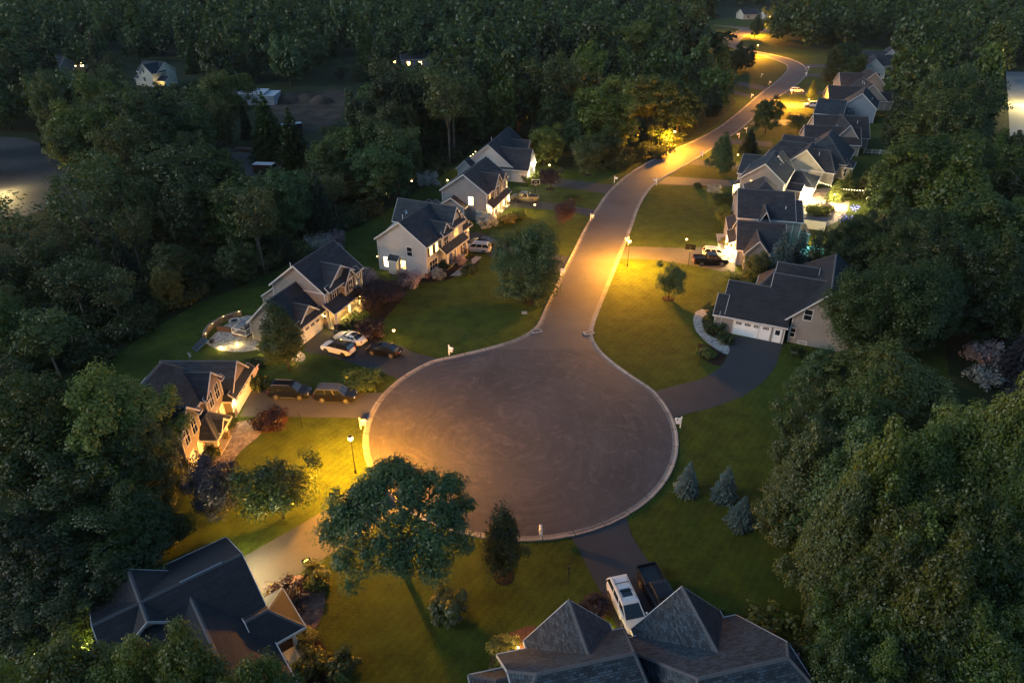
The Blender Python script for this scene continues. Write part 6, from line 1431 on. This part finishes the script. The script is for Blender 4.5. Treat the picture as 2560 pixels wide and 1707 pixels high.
deep(1775,46,0,'far house with two bright windows beyond the road head',sd_cream,[(-2,1.7,1.6,M['lit2']),(1.5,1.7,2.0,M['lit2'])])
p=at(2455,92); r=empty('utility_pole',p,0,'tall wooden utility pole with crossarms in the far right woods','utility pole'); m=MB(); m.ring((0,0),[.2,.12],[0,24],8); m.build('pole',M['palebark'],r)
for z in (22.5,17): m=MB(); m.box(-1.6,1.6,-.08,.08,z,z+.2); m.build('crossarm',M['palebark'],r)
# ------------------------------------------------------------------ sky light, sun, camera
w=bpy.data.worlds.new('World'); scn.world=w; w.use_nodes=True; nt=w.node_tree; bg=nt.nodes['Background']
sky=nt.nodes.new('ShaderNodeTexSky'); sky.sky_type='NISHITA'; sky.sun_disc=False; sky.sun_elevation=R(SUN_EL); sky.sun_rotation=R(SUN_ROT); sky.altitude=100; sky.air_density=1.0; sky.dust_density=1.0; sky.ozone_density=2.0
tint=N(nt,'ShaderNodeMix',data_type='RGBA',blend_type='MULTIPLY'); tint.inputs[0].default_value=1; nt.links.new(sky.outputs['Color'],tint.inputs[6]); tint.inputs[7].default_value=(.85,1.0,1.19,1); nt.links.new(tint.outputs[2],bg.inputs['Color']); bg.inputs['Strength'].default_value=SKY
sl=bpy.data.lights.new('sun','SUN'); sl.energy=SUN; sl.angle=R(30); sl.color=(.85,.95,1); so=bpy.data.objects.new('sun',sl); COL.objects.link(so)
az=R(SUN_ROT); el_=R(max(SUN_EL,28)); dv=Vector((math.sin(az)*math.cos(el_),math.cos(az)*math.cos(el_),math.sin(el_))); so.rotation_euler=dv.to_track_quat('Z','Y').to_euler()
cam=bpy.data.cameras.new('camera'); co=bpy.data.objects.new('camera',cam); COL.objects.link(co); co.location=(0,0,CAM_H); co.rotation_euler=(R(90)-PITCH,0,0)
cam.sensor_width=36; cam.lens=24; cam.clip_end=6000; cam.clip_start=.5; scn.camera=co
vs=scn.view_settings; scn.display_settings.display_device='sRGB'; vs.view_transform='Standard'; vs.look='None'; vs.exposure=EXPO; vs.gamma=1; vs.use_curve_mapping=False
cy=scn.cycles; cy.max_bounces=5; cy.diffuse_bounces=3; cy.glossy_bounces=2; cy.transmission_bounces=2; cy.transparent_max_bounces=4; cy.caustics_reflective=False; cy.caustics_refractive=False; cy.sample_clamp_indirect=4; cy.use_light_tree=True
try: cy.use_denoising=True; cy.denoiser='OPENIMAGEDENOISE'
except Exception: pass

# lamp glare put in as thin haze: one closed box of even density
HZ=float(HAZE)
if HZ>0:
    m,nt,p=new_mat('lamp_glare_haze'); nt.nodes.remove(p); pv=N(nt,'ShaderNodeVolumePrincipled'); pv.inputs['Density'].default_value=HZ; pv.inputs['Color'].default_value=(.85,.88,.92,1)
    nt.links.new(pv.outputs[0],nt.nodes['Material Output'].inputs['Volume'])
    mb=MB(); mb.box(-900,900,-120,1000,-1,50); tag(mb.build('glare_haze',m),kind='stuff')
